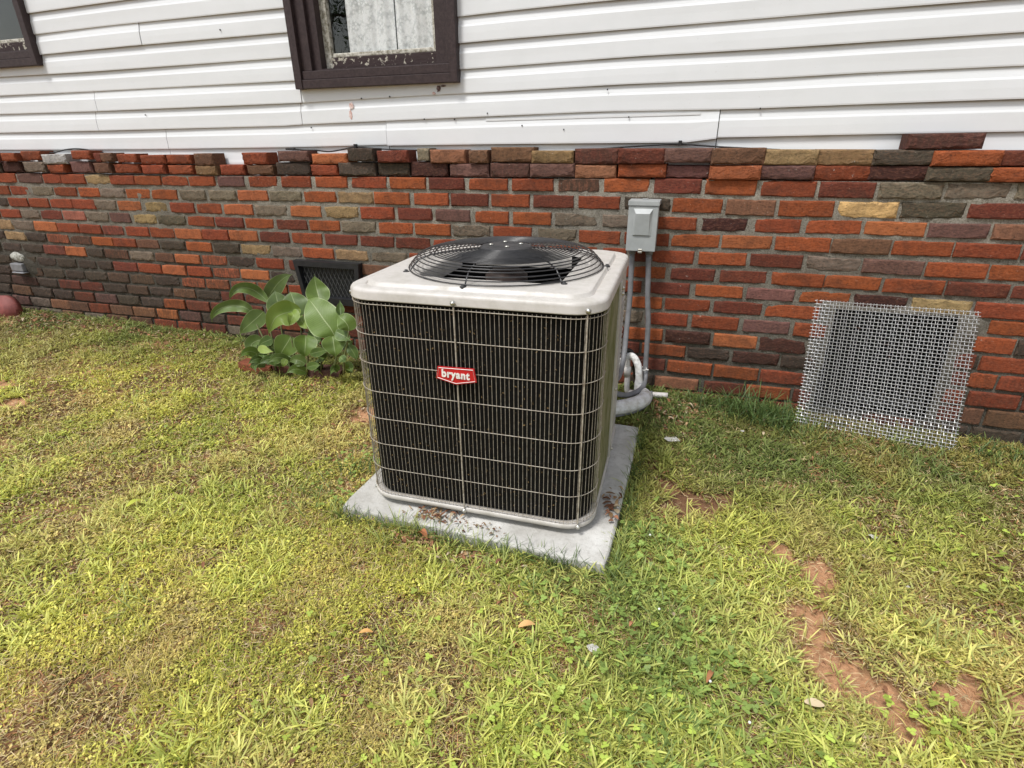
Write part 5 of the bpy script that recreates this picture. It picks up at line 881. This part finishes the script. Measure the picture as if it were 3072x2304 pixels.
for pts, wd, fold, tone in LEAVES:
    P = smoothpts([(x, y, z+Z0) for x, y, z in pts], 4); n_ = len(P); bm = bmesh.new(); uvl = bm.loops.layers.uv.new('UVMap'); rows = []
    view = Vector((0, -2.6, Z0)); K = 6
    for i, p in enumerate(P):
        t = i/(n_-1); tan = (P[min(i+1, n_-1)]-P[max(i-1, 0)]).normalized(); vd = (view-p).normalized()
        side = tan.cross(vd).normalized(); nr = side.cross(tan).normalized()
        up_ = Vector((0, 0, 1)); side = (side+up_.cross(side)*0).normalized()
        wv_ = wd/2*(math.sin(math.pi*min(1, t*1.06+.02)**.78)**.85)*(1-.15*t)+.0012
        rows.append([bm.verts.new(p-PO+side*(wv_*s)+nr*(wv_*(fold*abs(s)**1.3)+.05*wv_*math.sin(t*17+s*2)*abs(s))) for s in [(-1+2*k/K) for k in range(K+1)]])
    for i in range(n_-1):
        for k in range(K):
            f_ = bm.faces.new((rows[i][k], rows[i][k+1], rows[i+1][k+1], rows[i+1][k]))
            for lp, (a, b) in zip(f_.loops, ((i, k), (i, k+1), (i+1, k+1), (i+1, k))): lp[uvl].uv = (b/K, a/(n_-1))
    o = obj('leaf', bm, M['leaf'], pl, True); c_ = TONE[tone]; j = random.uniform(.88, 1.12); o.color = (c_[0]*j, c_[1]*j, c_[2]*j, 1)
M['stem'] = simple('green_stem', (.13, .16, .05), .5, 0, (.09, .07, .03), 40, bump=0)
for pts in STEMS:
    P = smoothpts([(x, y, z+Z0) for x, y, z in pts], 4); bm = bmesh.new(); tube(bm, [p-PO for p in P], [.006-.003*i/len(P) for i in range(len(P))], 6); obj('stem', bm, M['stem'], pl, True)
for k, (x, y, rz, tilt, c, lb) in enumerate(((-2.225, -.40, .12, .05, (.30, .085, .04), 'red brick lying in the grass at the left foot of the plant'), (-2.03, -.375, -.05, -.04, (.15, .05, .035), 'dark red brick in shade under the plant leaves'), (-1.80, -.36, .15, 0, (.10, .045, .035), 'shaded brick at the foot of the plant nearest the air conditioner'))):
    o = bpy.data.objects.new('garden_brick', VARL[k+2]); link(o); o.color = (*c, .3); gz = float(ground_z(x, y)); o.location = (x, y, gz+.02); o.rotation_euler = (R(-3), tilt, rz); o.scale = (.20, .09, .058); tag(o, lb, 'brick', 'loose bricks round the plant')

# ---------------------------------------------------------------- grass and everything growing in the lawn
def ribbon(name, B, az, L, wd, a0, bend, cols, K=3, mat='grass', tipc=1.25, label=None):
    """B base (n,3); az heading; L length; a0 angle from vertical at the base; bend added toward the tip"""
    n_ = len(B); dirh = np.stack([np.cos(az), np.sin(az), np.zeros(n_)], 1); sd_ = np.stack([-np.sin(az), np.cos(az), np.zeros(n_)], 1)
    tw = rng.normal(0, .35, n_)[:, None]; sd_ = sd_*np.cos(tw)+np.array([0, 0, 1.])*np.sin(tw)
    V = np.zeros((n_, 2*K+1, 3)); C = np.zeros((n_, 2*K+1, 3)); p = B.copy()
    for k in range(K+1):
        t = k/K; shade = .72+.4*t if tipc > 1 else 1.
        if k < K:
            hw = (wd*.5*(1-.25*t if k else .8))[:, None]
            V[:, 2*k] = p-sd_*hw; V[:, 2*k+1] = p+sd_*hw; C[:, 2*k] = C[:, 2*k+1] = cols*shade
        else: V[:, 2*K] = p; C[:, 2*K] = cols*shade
        a = a0+bend*(t+.5/K); p = p+(dirh*np.sin(a)[:, None]+np.array([0, 0, 1.])*np.cos(a)[:, None])*(L/K)[:, None]
    base = (np.arange(n_)*(2*K+1))[:, None]
    Fq = np.concatenate([base+np.array([[2*k, 2*k+1, 2*k+3, 2*k+2]]) for k in range(K-1)]) if K > 1 else np.zeros((0, 4), int)
    Ft = base+np.array([[2*K-2, 2*K-1, 2*K]])
    return V.reshape(-1, 3), [Fq, Ft], np.clip(C.reshape(-1, 3), 0, 1)
def merge(parts):
    V, Q, T, C = [], [], [], []; off = 0
    for v, (q, t), c in parts: V.append(v); Q.append(q+off); T.append(t+off); C.append(c); off += len(v)
    return np.concatenate(V), [np.concatenate(Q), np.concatenate(T)], np.concatenate(C)

C0 = np.array([0, -2.6, Z0])
def scatter(n_, x0=-5.2, x1=2.2, y0=-2.75, y1=-.012, falloff=1.35, keep_soil=.0, thin=1.):
    """random lawn points, denser where the lawn is near the camera"""
    x = rng.uniform(x0, x1, n_*5); y = rng.uniform(y0, y1, n_*5)
    d = np.sqrt(x**2+(y+2.6)**2+1.37); wgt = (1.25/d)**falloff; wgt = np.where((x < -1.4-.9*(y+2.6)*1.1-.9) & (y < -1.5), .15, wgt)
    inpad = (x > -1.058) & (x < -.128) & (y > -1.318) & (y < -.412)
    sm_ = blob(x, y, SOIL, .35); ok = (rng.random(len(x)) < wgt) & ~inpad & (rng.random(len(x)) > sm_*(1-keep_soil))
    fr = ((x*ex.x+(y+2.6)*ex.y)/(np.maximum(.2, x*fw.x+(y+2.6)*fw.y+1.17*.405)))
    ok &= (np.abs(fr) < 1.12) & ((x*fw.x+(y+2.6)*fw.y+1.17*.405) > .3)
    ok &= rng.random(len(x)) > np.clip((fnoise(x, y, 6.5, 90, 5)-.50)*6, 0, .72)*thin*(y < -.1)
    x, y = x[ok][:n_], y[ok][:n_]
    return np.stack([x, y, ground_z(x, y)], 1)
def lawncol(B, kind):
    x, y = B[:, 0], B[:, 1]; n_ = len(x)
    dry = np.clip((fnoise(x, y, 4.2, 21, 5)-.44)*4.5+rng.normal(0, .32, n_), 0, 1)
    green = np.array([.32, .38, .065]); yel = np.array([.76, .70, .15]); tan = np.array([.66, .46, .23]); deep = np.array([.15, .19, .05])
    c = yel+(green-yel)*np.clip(rng.normal(.45, .28, n_)+(fnoise(x, y, 1.7, 33)-.5)*1.2, 0, 1)[:, None]
    c = c+(tan-c)*(dry*.55)[:, None]
    near = np.clip(1-(-y-.05)/.8+(x > -.1)*.15*0+(fnoise(x, y, 2.5, 40)-.5)*.8, 0, 1)      # greener by the wall, with the shade there darkened into the colour
    padside = np.exp(-((x+.05)**2/.03+(y+1.25)**2/.5))+np.exp(-((x+.6)**2/.35+(y+1.38)**2/.008))+np.exp(-((x-.1)**2/.10+(y+1.55)**2/.05))
    near = np.clip(near*.95+padside*.42+.55*np.clip((x+.15)/.5, 0, 1)*np.clip((y+1.35)/.7, 0, 1), 0, 1)  # last term darkens the right lawn, shade put into the colour
    olive = np.array([.34, .27, .08]); om = np.clip((fnoise(x, y, 2.1, 77, 4)-.47)*6, 0, .7)*np.clip((x-.1)/.5, 0, 1); c = c+(deep-c)*near[:, None]; c = c+(olive-c)*om[:, None]
    return c*rng.uniform(.6, 1.35, (n_, 1))
# 1. low mat of tiny leaves
n1 = 400000; B = scatter(n1, falloff=1.5); n1 = len(B); dist = np.sqrt(((B-C0)**2).sum(1))
s_ = rng.uniform(.0022, .0050, n1)*np.clip(dist/1.6, .85, 1.9); bmp_ = fnoise(B[:, 0], B[:, 1], 16, 70, 3); h = rng.random(n1)**1.1*(.004+.040*np.clip(bmp_-.25, 0, 1))+.001
a = rng.random(n1)*6.283; tl = np.clip(rng.normal(0, .8, n1), -1.4, 1.4); ta = rng.random(n1)*6.283
u = np.stack([np.cos(a), np.sin(a), np.sin(tl)*np.cos(ta)*.9], 1); v = np.stack([-np.sin(a), np.cos(a), np.sin(tl)*np.sin(ta)*.9], 1)
P = B+np.array([0, 0, 1.])*h[:, None]; el_ = rng.uniform(.38, .7, n1)[:, None]; S = s_[:, None]
V = np.stack([P-u*S, P-v*S*el_, P+u*S, P+v*S*el_], 1); dr_ = .0
V[:, 0, 2] -= s_*.25; V[:, 2, 2] -= s_*.25
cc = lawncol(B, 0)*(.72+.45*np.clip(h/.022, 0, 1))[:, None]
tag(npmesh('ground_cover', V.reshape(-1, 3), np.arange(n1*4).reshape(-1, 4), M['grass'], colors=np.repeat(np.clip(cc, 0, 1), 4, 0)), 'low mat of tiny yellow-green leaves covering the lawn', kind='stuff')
# 2. short grass
n2 = 170000; B = scatter(n2, falloff=1.5); n2 = len(B); dist = np.sqrt(((B-C0)**2).sum(1))
clump = fnoise(B[:, 0], B[:, 1], 9, 50, 3); L = rng.uniform(.012, .040, n2)*(.5+1.2*clump)
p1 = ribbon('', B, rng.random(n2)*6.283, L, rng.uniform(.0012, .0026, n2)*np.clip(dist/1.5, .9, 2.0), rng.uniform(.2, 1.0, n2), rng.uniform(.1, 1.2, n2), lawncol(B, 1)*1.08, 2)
# 3. coarse tufts of broader blades
nt3 = 15000; T = scatter(nt3, falloff=1.0, keep_soil=.1); big = rng.random(len(T))**2; cl_ = fnoise(T[:, 0], T[:, 1], 2.4, 61, 3); kp_ = cl_ > .46-.10*np.clip((T[:, 0]+.6)/.8, 0, 1); T = T[kp_]; big = big[kp_]
nb = rng.integers(4, 11, len(T)); idx = np.repeat(np.arange(len(T)), nb); B = T[idx]+np.concatenate([rng.normal(0, .006, (len(idx), 2)), np.zeros((len(idx), 1))], 1)
nw_ = np.clip((-B[:, 1]-.25)/.9, .15, 1)[:, None]; nw_ = nw_*np.where((B[:, 0] > .1) & (B[:, 1] > -1.1), .6, 1.)[:, None]; tc = np.where(rng.random(len(T))[:, None] < .5, np.array([[.66, .68, .20]]), np.array([[.44, .52, .14]])); lc = lawncol(B, 2)  # tufts dimmed towards wall and right, matching the painted lawn shade
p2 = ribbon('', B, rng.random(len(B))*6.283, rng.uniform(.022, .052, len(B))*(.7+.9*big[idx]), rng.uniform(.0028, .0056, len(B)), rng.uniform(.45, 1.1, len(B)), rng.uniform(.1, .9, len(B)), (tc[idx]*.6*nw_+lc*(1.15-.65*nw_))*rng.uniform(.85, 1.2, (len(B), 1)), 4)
# 4. long dark grass: beside the mesh panel, along the pad, along the wall foot
def tufts(spots):
    out = []
    for cx_, cy_, sx_, sy_, n_, l0, l1, w_, c_, lean in spots:
        x = rng.normal(cx_, sx_, n_); y = np.minimum(rng.normal(cy_, sy_, n_), -.015)
        inp = (x > -1.058) & (x < -.13) & (y > -1.32) & (y < -.412); x, y = x[~inp], y[~inp]; m_ = len(x); z = ground_z(x, y)
        out.append(ribbon('', np.stack([x, y, z], 1), rng.random(m_)*6.283, rng.uniform(l0, l1, m_), np.full(m_, w_)*rng.uniform(.7, 1.2, m_), rng.uniform(.05, lean, m_), rng.uniform(.3, 1.5, m_), np.array([c_])*rng.uniform(.6, 1.3, (m_, 1)), 5))
    return out
DK = (.10, .16, .045); MD = (.19, .26, .07); LT = (.42, .47, .14)
sp_ = [(.35, -.16, .10, .06, 420, .06, .17, .0035, DK, .7), (.22, -.10, .08, .03, 110, .05, .12, .003, DK, .7), (.46, -.20, .05, .04, 130, .05, .13, .003, DK, .8), (.60, -.27, .12, .05, 260, .04, .09, .003, MD, .9),
       (.95, -.33, .15, .06, 280, .03, .08, .003, MD, .9), (1.25, -.15, .12, .06, 240, .03, .08, .003, DK, .8), (1.45, -.25, .15, .1, 260, .03, .08, .003, MD, .8)]
for k in range(26):
    t = k/25; sp_.append((-.118+.02*random.random(), -1.31+.88*t, .010, .02, random.choice((8, 14, 22, 34)), .03, .095, .0024, random.choice((DK, MD, LT)), .6))
for k in range(30):
    t = k/29; sp_.append((-1.06+.94*t, -1.328-.012*random.random(), .02, .009, random.choice((8, 14, 26, 40)), .03, .10, .0023, random.choice((DK, DK, MD, LT)), .6))
for k in range(16): sp_.append((-1.06, -1.32+.055*k, .012, .02, 14, .03, .075, .0023, random.choice((DK, MD)), .6))
for k in range(46):
    x = -4.4+.135*k; sp_.append((x, -.03-.05*random.random(), .05, .02, random.choice((3, 8, 16)), .02, .06, .0026, random.choice((DK, MD)), .8))
for cx_, cy_, s, n_, c_ in ((-.84, -1.40, .018, 34, LT), (-.10, -1.36, .05, 60, MD), (-.30, -1.41, .04, 40, MD), (-.45, -1.40, .03, 24, LT), (-1.16, -1.05, .05, 70, DK), (-1.12, -.85, .05, 60, DK), (-1.2, -1.25, .06, 60, MD), (-.02, -1.15, .04, 50, MD), (.0, -1.45, .06, 90, MD), (-.62, -1.75, .03, 30, LT),
                         (-1.77, -1.59, .02, 5, LT), (.05, -1.6, .07, 90, MD), (.2, -1.75, .08, 90, LT), (.05, -1.85, .08, 90, MD), (.33, -1.9, .06, 60, LT), (1.0, -1.1, .06, 50, LT), (.75, -1.3, .05, 40, LT), (-1.95, -1.0, .06, 50, LT), (-2.4, -1.25, .06, 40, LT), (-1.4, -1.85, .05, 36, LT)):
    sp_.append((cx_, cy_, s, s*.8, n_, .035, .095, .0034, c_, .9))
p3 = tufts(sp_)
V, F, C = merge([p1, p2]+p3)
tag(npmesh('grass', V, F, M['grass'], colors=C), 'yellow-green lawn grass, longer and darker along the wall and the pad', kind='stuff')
# 5. thatch: dry blades lying flat
n5 = 110000; B = scatter(n5, falloff=1.5, keep_soil=.25, thin=0.); n5 = len(B); dist = np.sqrt(((B-C0)**2).sum(1)); B[:, 2] += rng.random(n5)*.012
tcol = np.array([.62, .49, .27])*rng.uniform(.3, 1.25, (n5, 1)); tcol[rng.random(n5) < .35] *= np.array([.72, .45, .38])
V, F, C = ribbon('', B, rng.random(n5)*6.283, rng.uniform(.012, .035, n5), rng.uniform(.0009, .0020, n5)*np.clip(dist/1.5, .9, 2), rng.uniform(1.25, 1.6, n5), rng.uniform(-.3, .4, n5), tcol, 2, tipc=1)
tag(npmesh('thatch', V, F, M['litter'], colors=C), 'dry straw thatch between the lawn grass', kind='stuff')
# 6. clover: three round leaflets on thin stalks, in dark patches, with a few white heads
CP = [(-.04, -1.10, .07, 150), (.02, -1.22, .08, 220), (-.02, -1.5, .10, 260), (.06, -1.68, .12, 330), (.2, -1.6, .08, 130), (-.28, -1.46, .05, 50), (-1.18, -1.0, .07, 140), (-1.10, -1.22, .07, 110), (.9, -1.0, .12, 120), (1.25, -.75, .12, 110), (.0, -1.9, .14, 260), (.35, -1.85, .1, 150), (-.5, -1.9, .18, 160), (-2.6, -.55, .3, 260), (1.3, -.3, .1, 90), (.6, -1.9, .12, 120), (.62, -1.55, .04, 60)]
V, Fc, C = [], [], []
for cx_, cy_, s, n_ in CP:
    for _ in range(int(n_*.42)):
        x, y = rng.normal(cx_, s), rng.normal(cy_, s)
        if (-1.06 < x < -.13 and -1.32 < y < -.41) or y > -.03: continue
        z = float(ground_z(x, y))+rng.uniform(.012, .034); r_ = rng.uniform(.0035, .0065); a0 = rng.random()*6.28; g_ = np.array([.24, .33, .08])*rng.uniform(.7, 1.5)
        if cx_ > .5 or cy_ < -1.75: g_ = g_*np.array([1.6, 1.45, 1.1])
        tx, ty = rng.normal(0, .25, 2)
        for q in range(3):
            a = a0+q*2.094; o = len(V); c_ = np.array([x+math.cos(a)*r_*.95, y+math.sin(a)*r_*.95, 0])
            for m_ in range(6):
                b = a+m_*1.047; px_, py_ = c_[0]+math.cos(b)*r_*.95, c_[1]+math.sin(b)*r_*.85; V.append((px_, py_, z+(px_-x)*tx+(py_-y)*ty+.0015*(m_ % 2))); C.append(g_*(1.12 if m_ == 3 else 1))
            Fc.append([o+k for k in range(6)])
tag(npmesh('clover', np.array(V), np.array(Fc), M['grass'], colors=np.clip(np.array(C), 0, 1)), 'dark green clover patches in the lawn', kind='stuff')
V, Fc = [], []
me = bpy.data.meshes.new('clover_heads'); bm = bmesh.new()
for x, y in ((-.02, -1.13), (.03, -1.44), (.16, -1.62), (.24, -1.70)):
    q = bmesh.ops.create_icosphere(bm, subdivisions=1, radius=.0038); z = float(ground_z(x, y))+.034
    for v in q['verts']: v.co = v.co+Vector((x, y, z))
tag(obj('clover_heads', bm, M['white'], None, True), 'small white clover flower heads', kind='stuff')
# 7. leaf litter: curled dead leaves
def deadleaf(x, y, z, L, wd, az, c_, curl=.5, tilt=0.):
    vs, n_ = [], 5
    for i in range(n_+1):
        t = i/n_; w_ = wd*.5*math.sin(math.pi*(.06+.9*t))**.8; zz = L*curl*.35*math.sin(math.pi*t)+tilt*L*t
        for s in (-1, 0, 1):
            lx, ly = (t-.5)*L, s*w_
            vs.append((x+lx*math.cos(az)-ly*math.sin(az), y+lx*math.sin(az)+ly*math.cos(az), z+zz+abs(s)*curl*w_*.7+.001))
    fs = [(i*3+k, i*3+k+1, i*3+k+4, i*3+k+3) for i in range(n_) for k in range(2)]
    return vs, fs, [c_]*len(vs)
LV, LF, LC = [], [], []
def litter(cx_, cy_, sx_, sy_, n_, l0, l1, pad=False, dark=1.):
    for _ in range(n_):
        x, y = random.gauss(cx_, sx_), random.gauss(cy_, sy_)
        if y > -.02: continue
        onpad = (-1.06 < x < -.13 and -1.32 < y < -.41)
        z = (Z0-1.148) if onpad else float(ground_z(x, y))+.006
        if onpad and not pad: continue
        c_ = random.choice(((.36, .22, .11), (.28, .13, .07), (.45, .30, .16), (.20, .09, .055), (.40, .18, .10), (.5, .4, .27))); j = random.uniform(.6, 1.15)*dark
        v, f_, c = deadleaf(x, y, z+random.random()*(.012 if pad else .006), random.uniform(l0, l1), random.uniform(.25, .5)*random.uniform(l0, l1), random.random()*6.28, tuple(q*j for q in c_), random.uniform(.1, .8), random.uniform(-.1, .35))
        o = len(LV); LV.extend(v); LF.extend([[k+o for k in q] for q in f_]); LC.extend(c)
litter(-.72, -1.262, .045, .018, 75, .008, .026, True, .75); litter(-.60, -1.275, .08, .012, 40, .007, .018, True, .6); litter(-.72, -1.35, .06, .018, 60, .012, .03); litter(-.52, -1.375, .07, .018, 60, .01, .028); litter(-.155, -1.02, .012, .05, 26, .012, .04, True, .8)
litter(-.03, -.20, .09, .06, 170, .012, .035); litter(.02, -.42, .09, .12, 60, .012, .035); litter(-4.1, -.17, .28, .07, 190, .015, .05, dark=.8); litter(-3.3, -.12, .3, .04, 60, .012, .04); litter(-1.3, -.62, .15, .12, 70, .012, .04)
litter(.60, -.33, .2, .12, 60, .01, .03); litter(-1.9, -.50, .25, .04, 60, .01, .035); litter(-.2, -1.6, 1.6, .5, 130, .012, .030); litter(.5, -1.1, .5, .5, 60, .012, .03); litter(-2.4, -.9, .9, .35, 90, .012, .03); litter(.45, -1.45, .25, .35, 50, .008, .016, dark=.6)
tag(npmesh('leaf_litter', np.array(LV), np.array(LF), M['litter'], colors=np.array(LC)), 'brown leaf litter on the pad edge and by the wall', kind='stuff')
# 8. the leaves and scraps that can be picked out one by one
def single(nm, x, y, L, wd, az, c_, label, cat, curl=.5, dz=.022, group=None):
    v, f_, c = deadleaf(0, 0, 0, L, wd, az, c_, curl); o = npmesh(nm, np.array(v), np.array(f_), M['litter'], colors=np.array(c)); o.location = (x, y, float(ground_z(x, y))+dz); return tag(o, label, cat, group)
G_ = 'dead leaves and scraps on the lawn'
single('dead_leaf', -.300, -1.585, .046, .020, .5, (.66, .40, .17), 'orange-tan dead leaf on the grass in front of the pad', 'dead leaf')
single('dead_leaf', -.690, -1.74, .036, .013, .4, (.66, .36, .13), 'narrow orange dead leaf in the left foreground grass', 'dead leaf')
single('dead_leaf', -.72, -1.352, .045, .022, -.4, (.38, .15, .07), 'curled red-brown dead leaf against the front edge of the pad', 'dead leaf', 1.0)
single('dead_leaf', .385, -1.60, .042, .022, .1, (.62, .50, .33), 'pale cream dead leaf at the lower edge of the bare clay patch', 'dead leaf', .2)
single('dead_leaf', .16, -1.60, .04, .012, 1.2, (.34, .15, .07), 'thin rust red leaf standing in the grass left of the bare clay', 'dead leaf', .8)
single('dead_leaf', .30, -1.93, .05, .03, .3, (.62, .56, .44), 'pale crumpled leaf near the bottom of the picture right of centre', 'dead leaf')
single('dead_leaf', -1.78, -1.50, .05, .024, 1.3, (.42, .46, .07), 'single broad yellow-green leaf standing in the left lawn', 'leaf', .4, .03)
single('dead_leaf', -.02, -1.07, .03, .012, .2, (.5, .22, .12), 'small reddish leaf on the soil right of the pad', 'dead leaf')
def scrap(x, y, r, label, sd_):
    rr = random.Random(sd_); bm = bmesh.new(); n_ = 9; ctr = bm.verts.new((0, 0, r*.35)); ring = [bm.verts.new((r*(.6+.6*rr.random())*math.cos(2*math.pi*k/n_), .7*r*(.6+.6*rr.random())*math.sin(2*math.pi*k/n_), r*.5*rr.random())) for k in range(n_)]
    for k in range(n_): bm.faces.new((ctr, ring[k], ring[(k+1) % n_]))
    bmesh.ops.solidify(bm, geom=bm.faces[:], thickness=.0008); o = obj('paper_scrap', bm, M['white'], None); o.location = (x, y, float(ground_z(x, y))+.018); tag(o, label, 'scrap', 'pale scraps on the lawn')
scrap(-.118, -1.600, .019, 'crumpled white scrap lying on the grass in front of the pad', 1); scrap(.015, -.50, .030, 'dirty white scrap in the grass between the pad and the wall', 2)
scrap(.665, -.915, .016, 'small white scrap in the grass below the wire mesh panel', 3); scrap(.70, -1.13, .007, 'tiny white fleck in the grass right of the bare clay track', 4); scrap(.30, -.33, .008, 'white fleck in the grass left of the wire mesh panel', 5)

# ---------------------------------------------------------------- trees across the yard, behind the camera: the window panes mirror them
M['bark'] = simple('bark', (.10, .075, .055), .9, 0, (.05, .04, .03), 12, bump=.6, bscale=40, bd=.02)
def tree(x, y, h, r_, lb, seed):
    rr = random.Random(seed); q = np.random.default_rng(seed); gz = float(ground_z(x, y)); t = tag(empty('tree', (x, y, gz)), lb, 'tree', 'trees across the yard mirrored in the panes')
    bm = bmesh.new(); tube(bm, [(0, 0, -.1), (.05, 0, h*.3), (-.05, .08, h*.6), (0, 0, h*.92)], [.16, .13, .08, .02], 9); obj('trunk', bm, M['bark'], t, True)
    tips = []
    for k in range(16):
        a = rr.random()*6.28; z0 = h*rr.uniform(.22, .8); L = r_*rr.uniform(.6, 1.1); e = (L*math.cos(a), L*math.sin(a), z0+L*rr.uniform(.2, .7)); bm = bmesh.new()
        tube(bm, smoothpts([(0, 0, z0), (e[0]*.5, e[1]*.5, z0+(e[2]-z0)*.35), e], 4), [.05-.045*i/8 for i in range(9)], 5); obj('limb', bm, M['bark'], t, True)
        for s in (.45, .7, 1.): tips.append((e[0]*s, e[1]*s, z0+(e[2]-z0)*s))
    tips = np.array(tips); n_ = 5200; c_ = tips[q.integers(0, len(tips), n_)]+q.normal(0, .26, (n_, 3)); s_ = q.uniform(.03, .06, (n_, 1))
    u = q.normal(0, 1, (n_, 3)); u /= np.linalg.norm(u, axis=1)[:, None]; v = np.cross(u, q.normal(0, 1, (n_, 3))); v /= np.linalg.norm(v, axis=1)[:, None]
    V = np.stack([c_-u*s_, c_-v*s_*.5, c_+u*s_, c_+v*s_*.5], 1).reshape(-1, 3)
    tag(npmesh('crown', V, np.arange(n_*4).reshape(-1, 4), M['grass'], t, colors=np.repeat(np.array([[.06, .11, .025]])*q.uniform(.6, 1.5, (n_, 1)), 4, 0)), kind='stuff')
tree(-6.5, -10.5, 5.2, 1.7, 'leafy tree across the yard, mirrored at the left of the window pane', 1)
tree(-4.0, -12.0, 5.8, 1.8, 'leafy tree across the yard, mirrored in the middle of the window pane', 2)
tree(-10.5, -12.5, 5.6, 1.9, 'leafy tree across the yard furthest to the left of the camera', 3)
tree(-1.0, -13.0, 6.0, 1.9, 'leafy tree across the yard nearest behind the camera', 4)
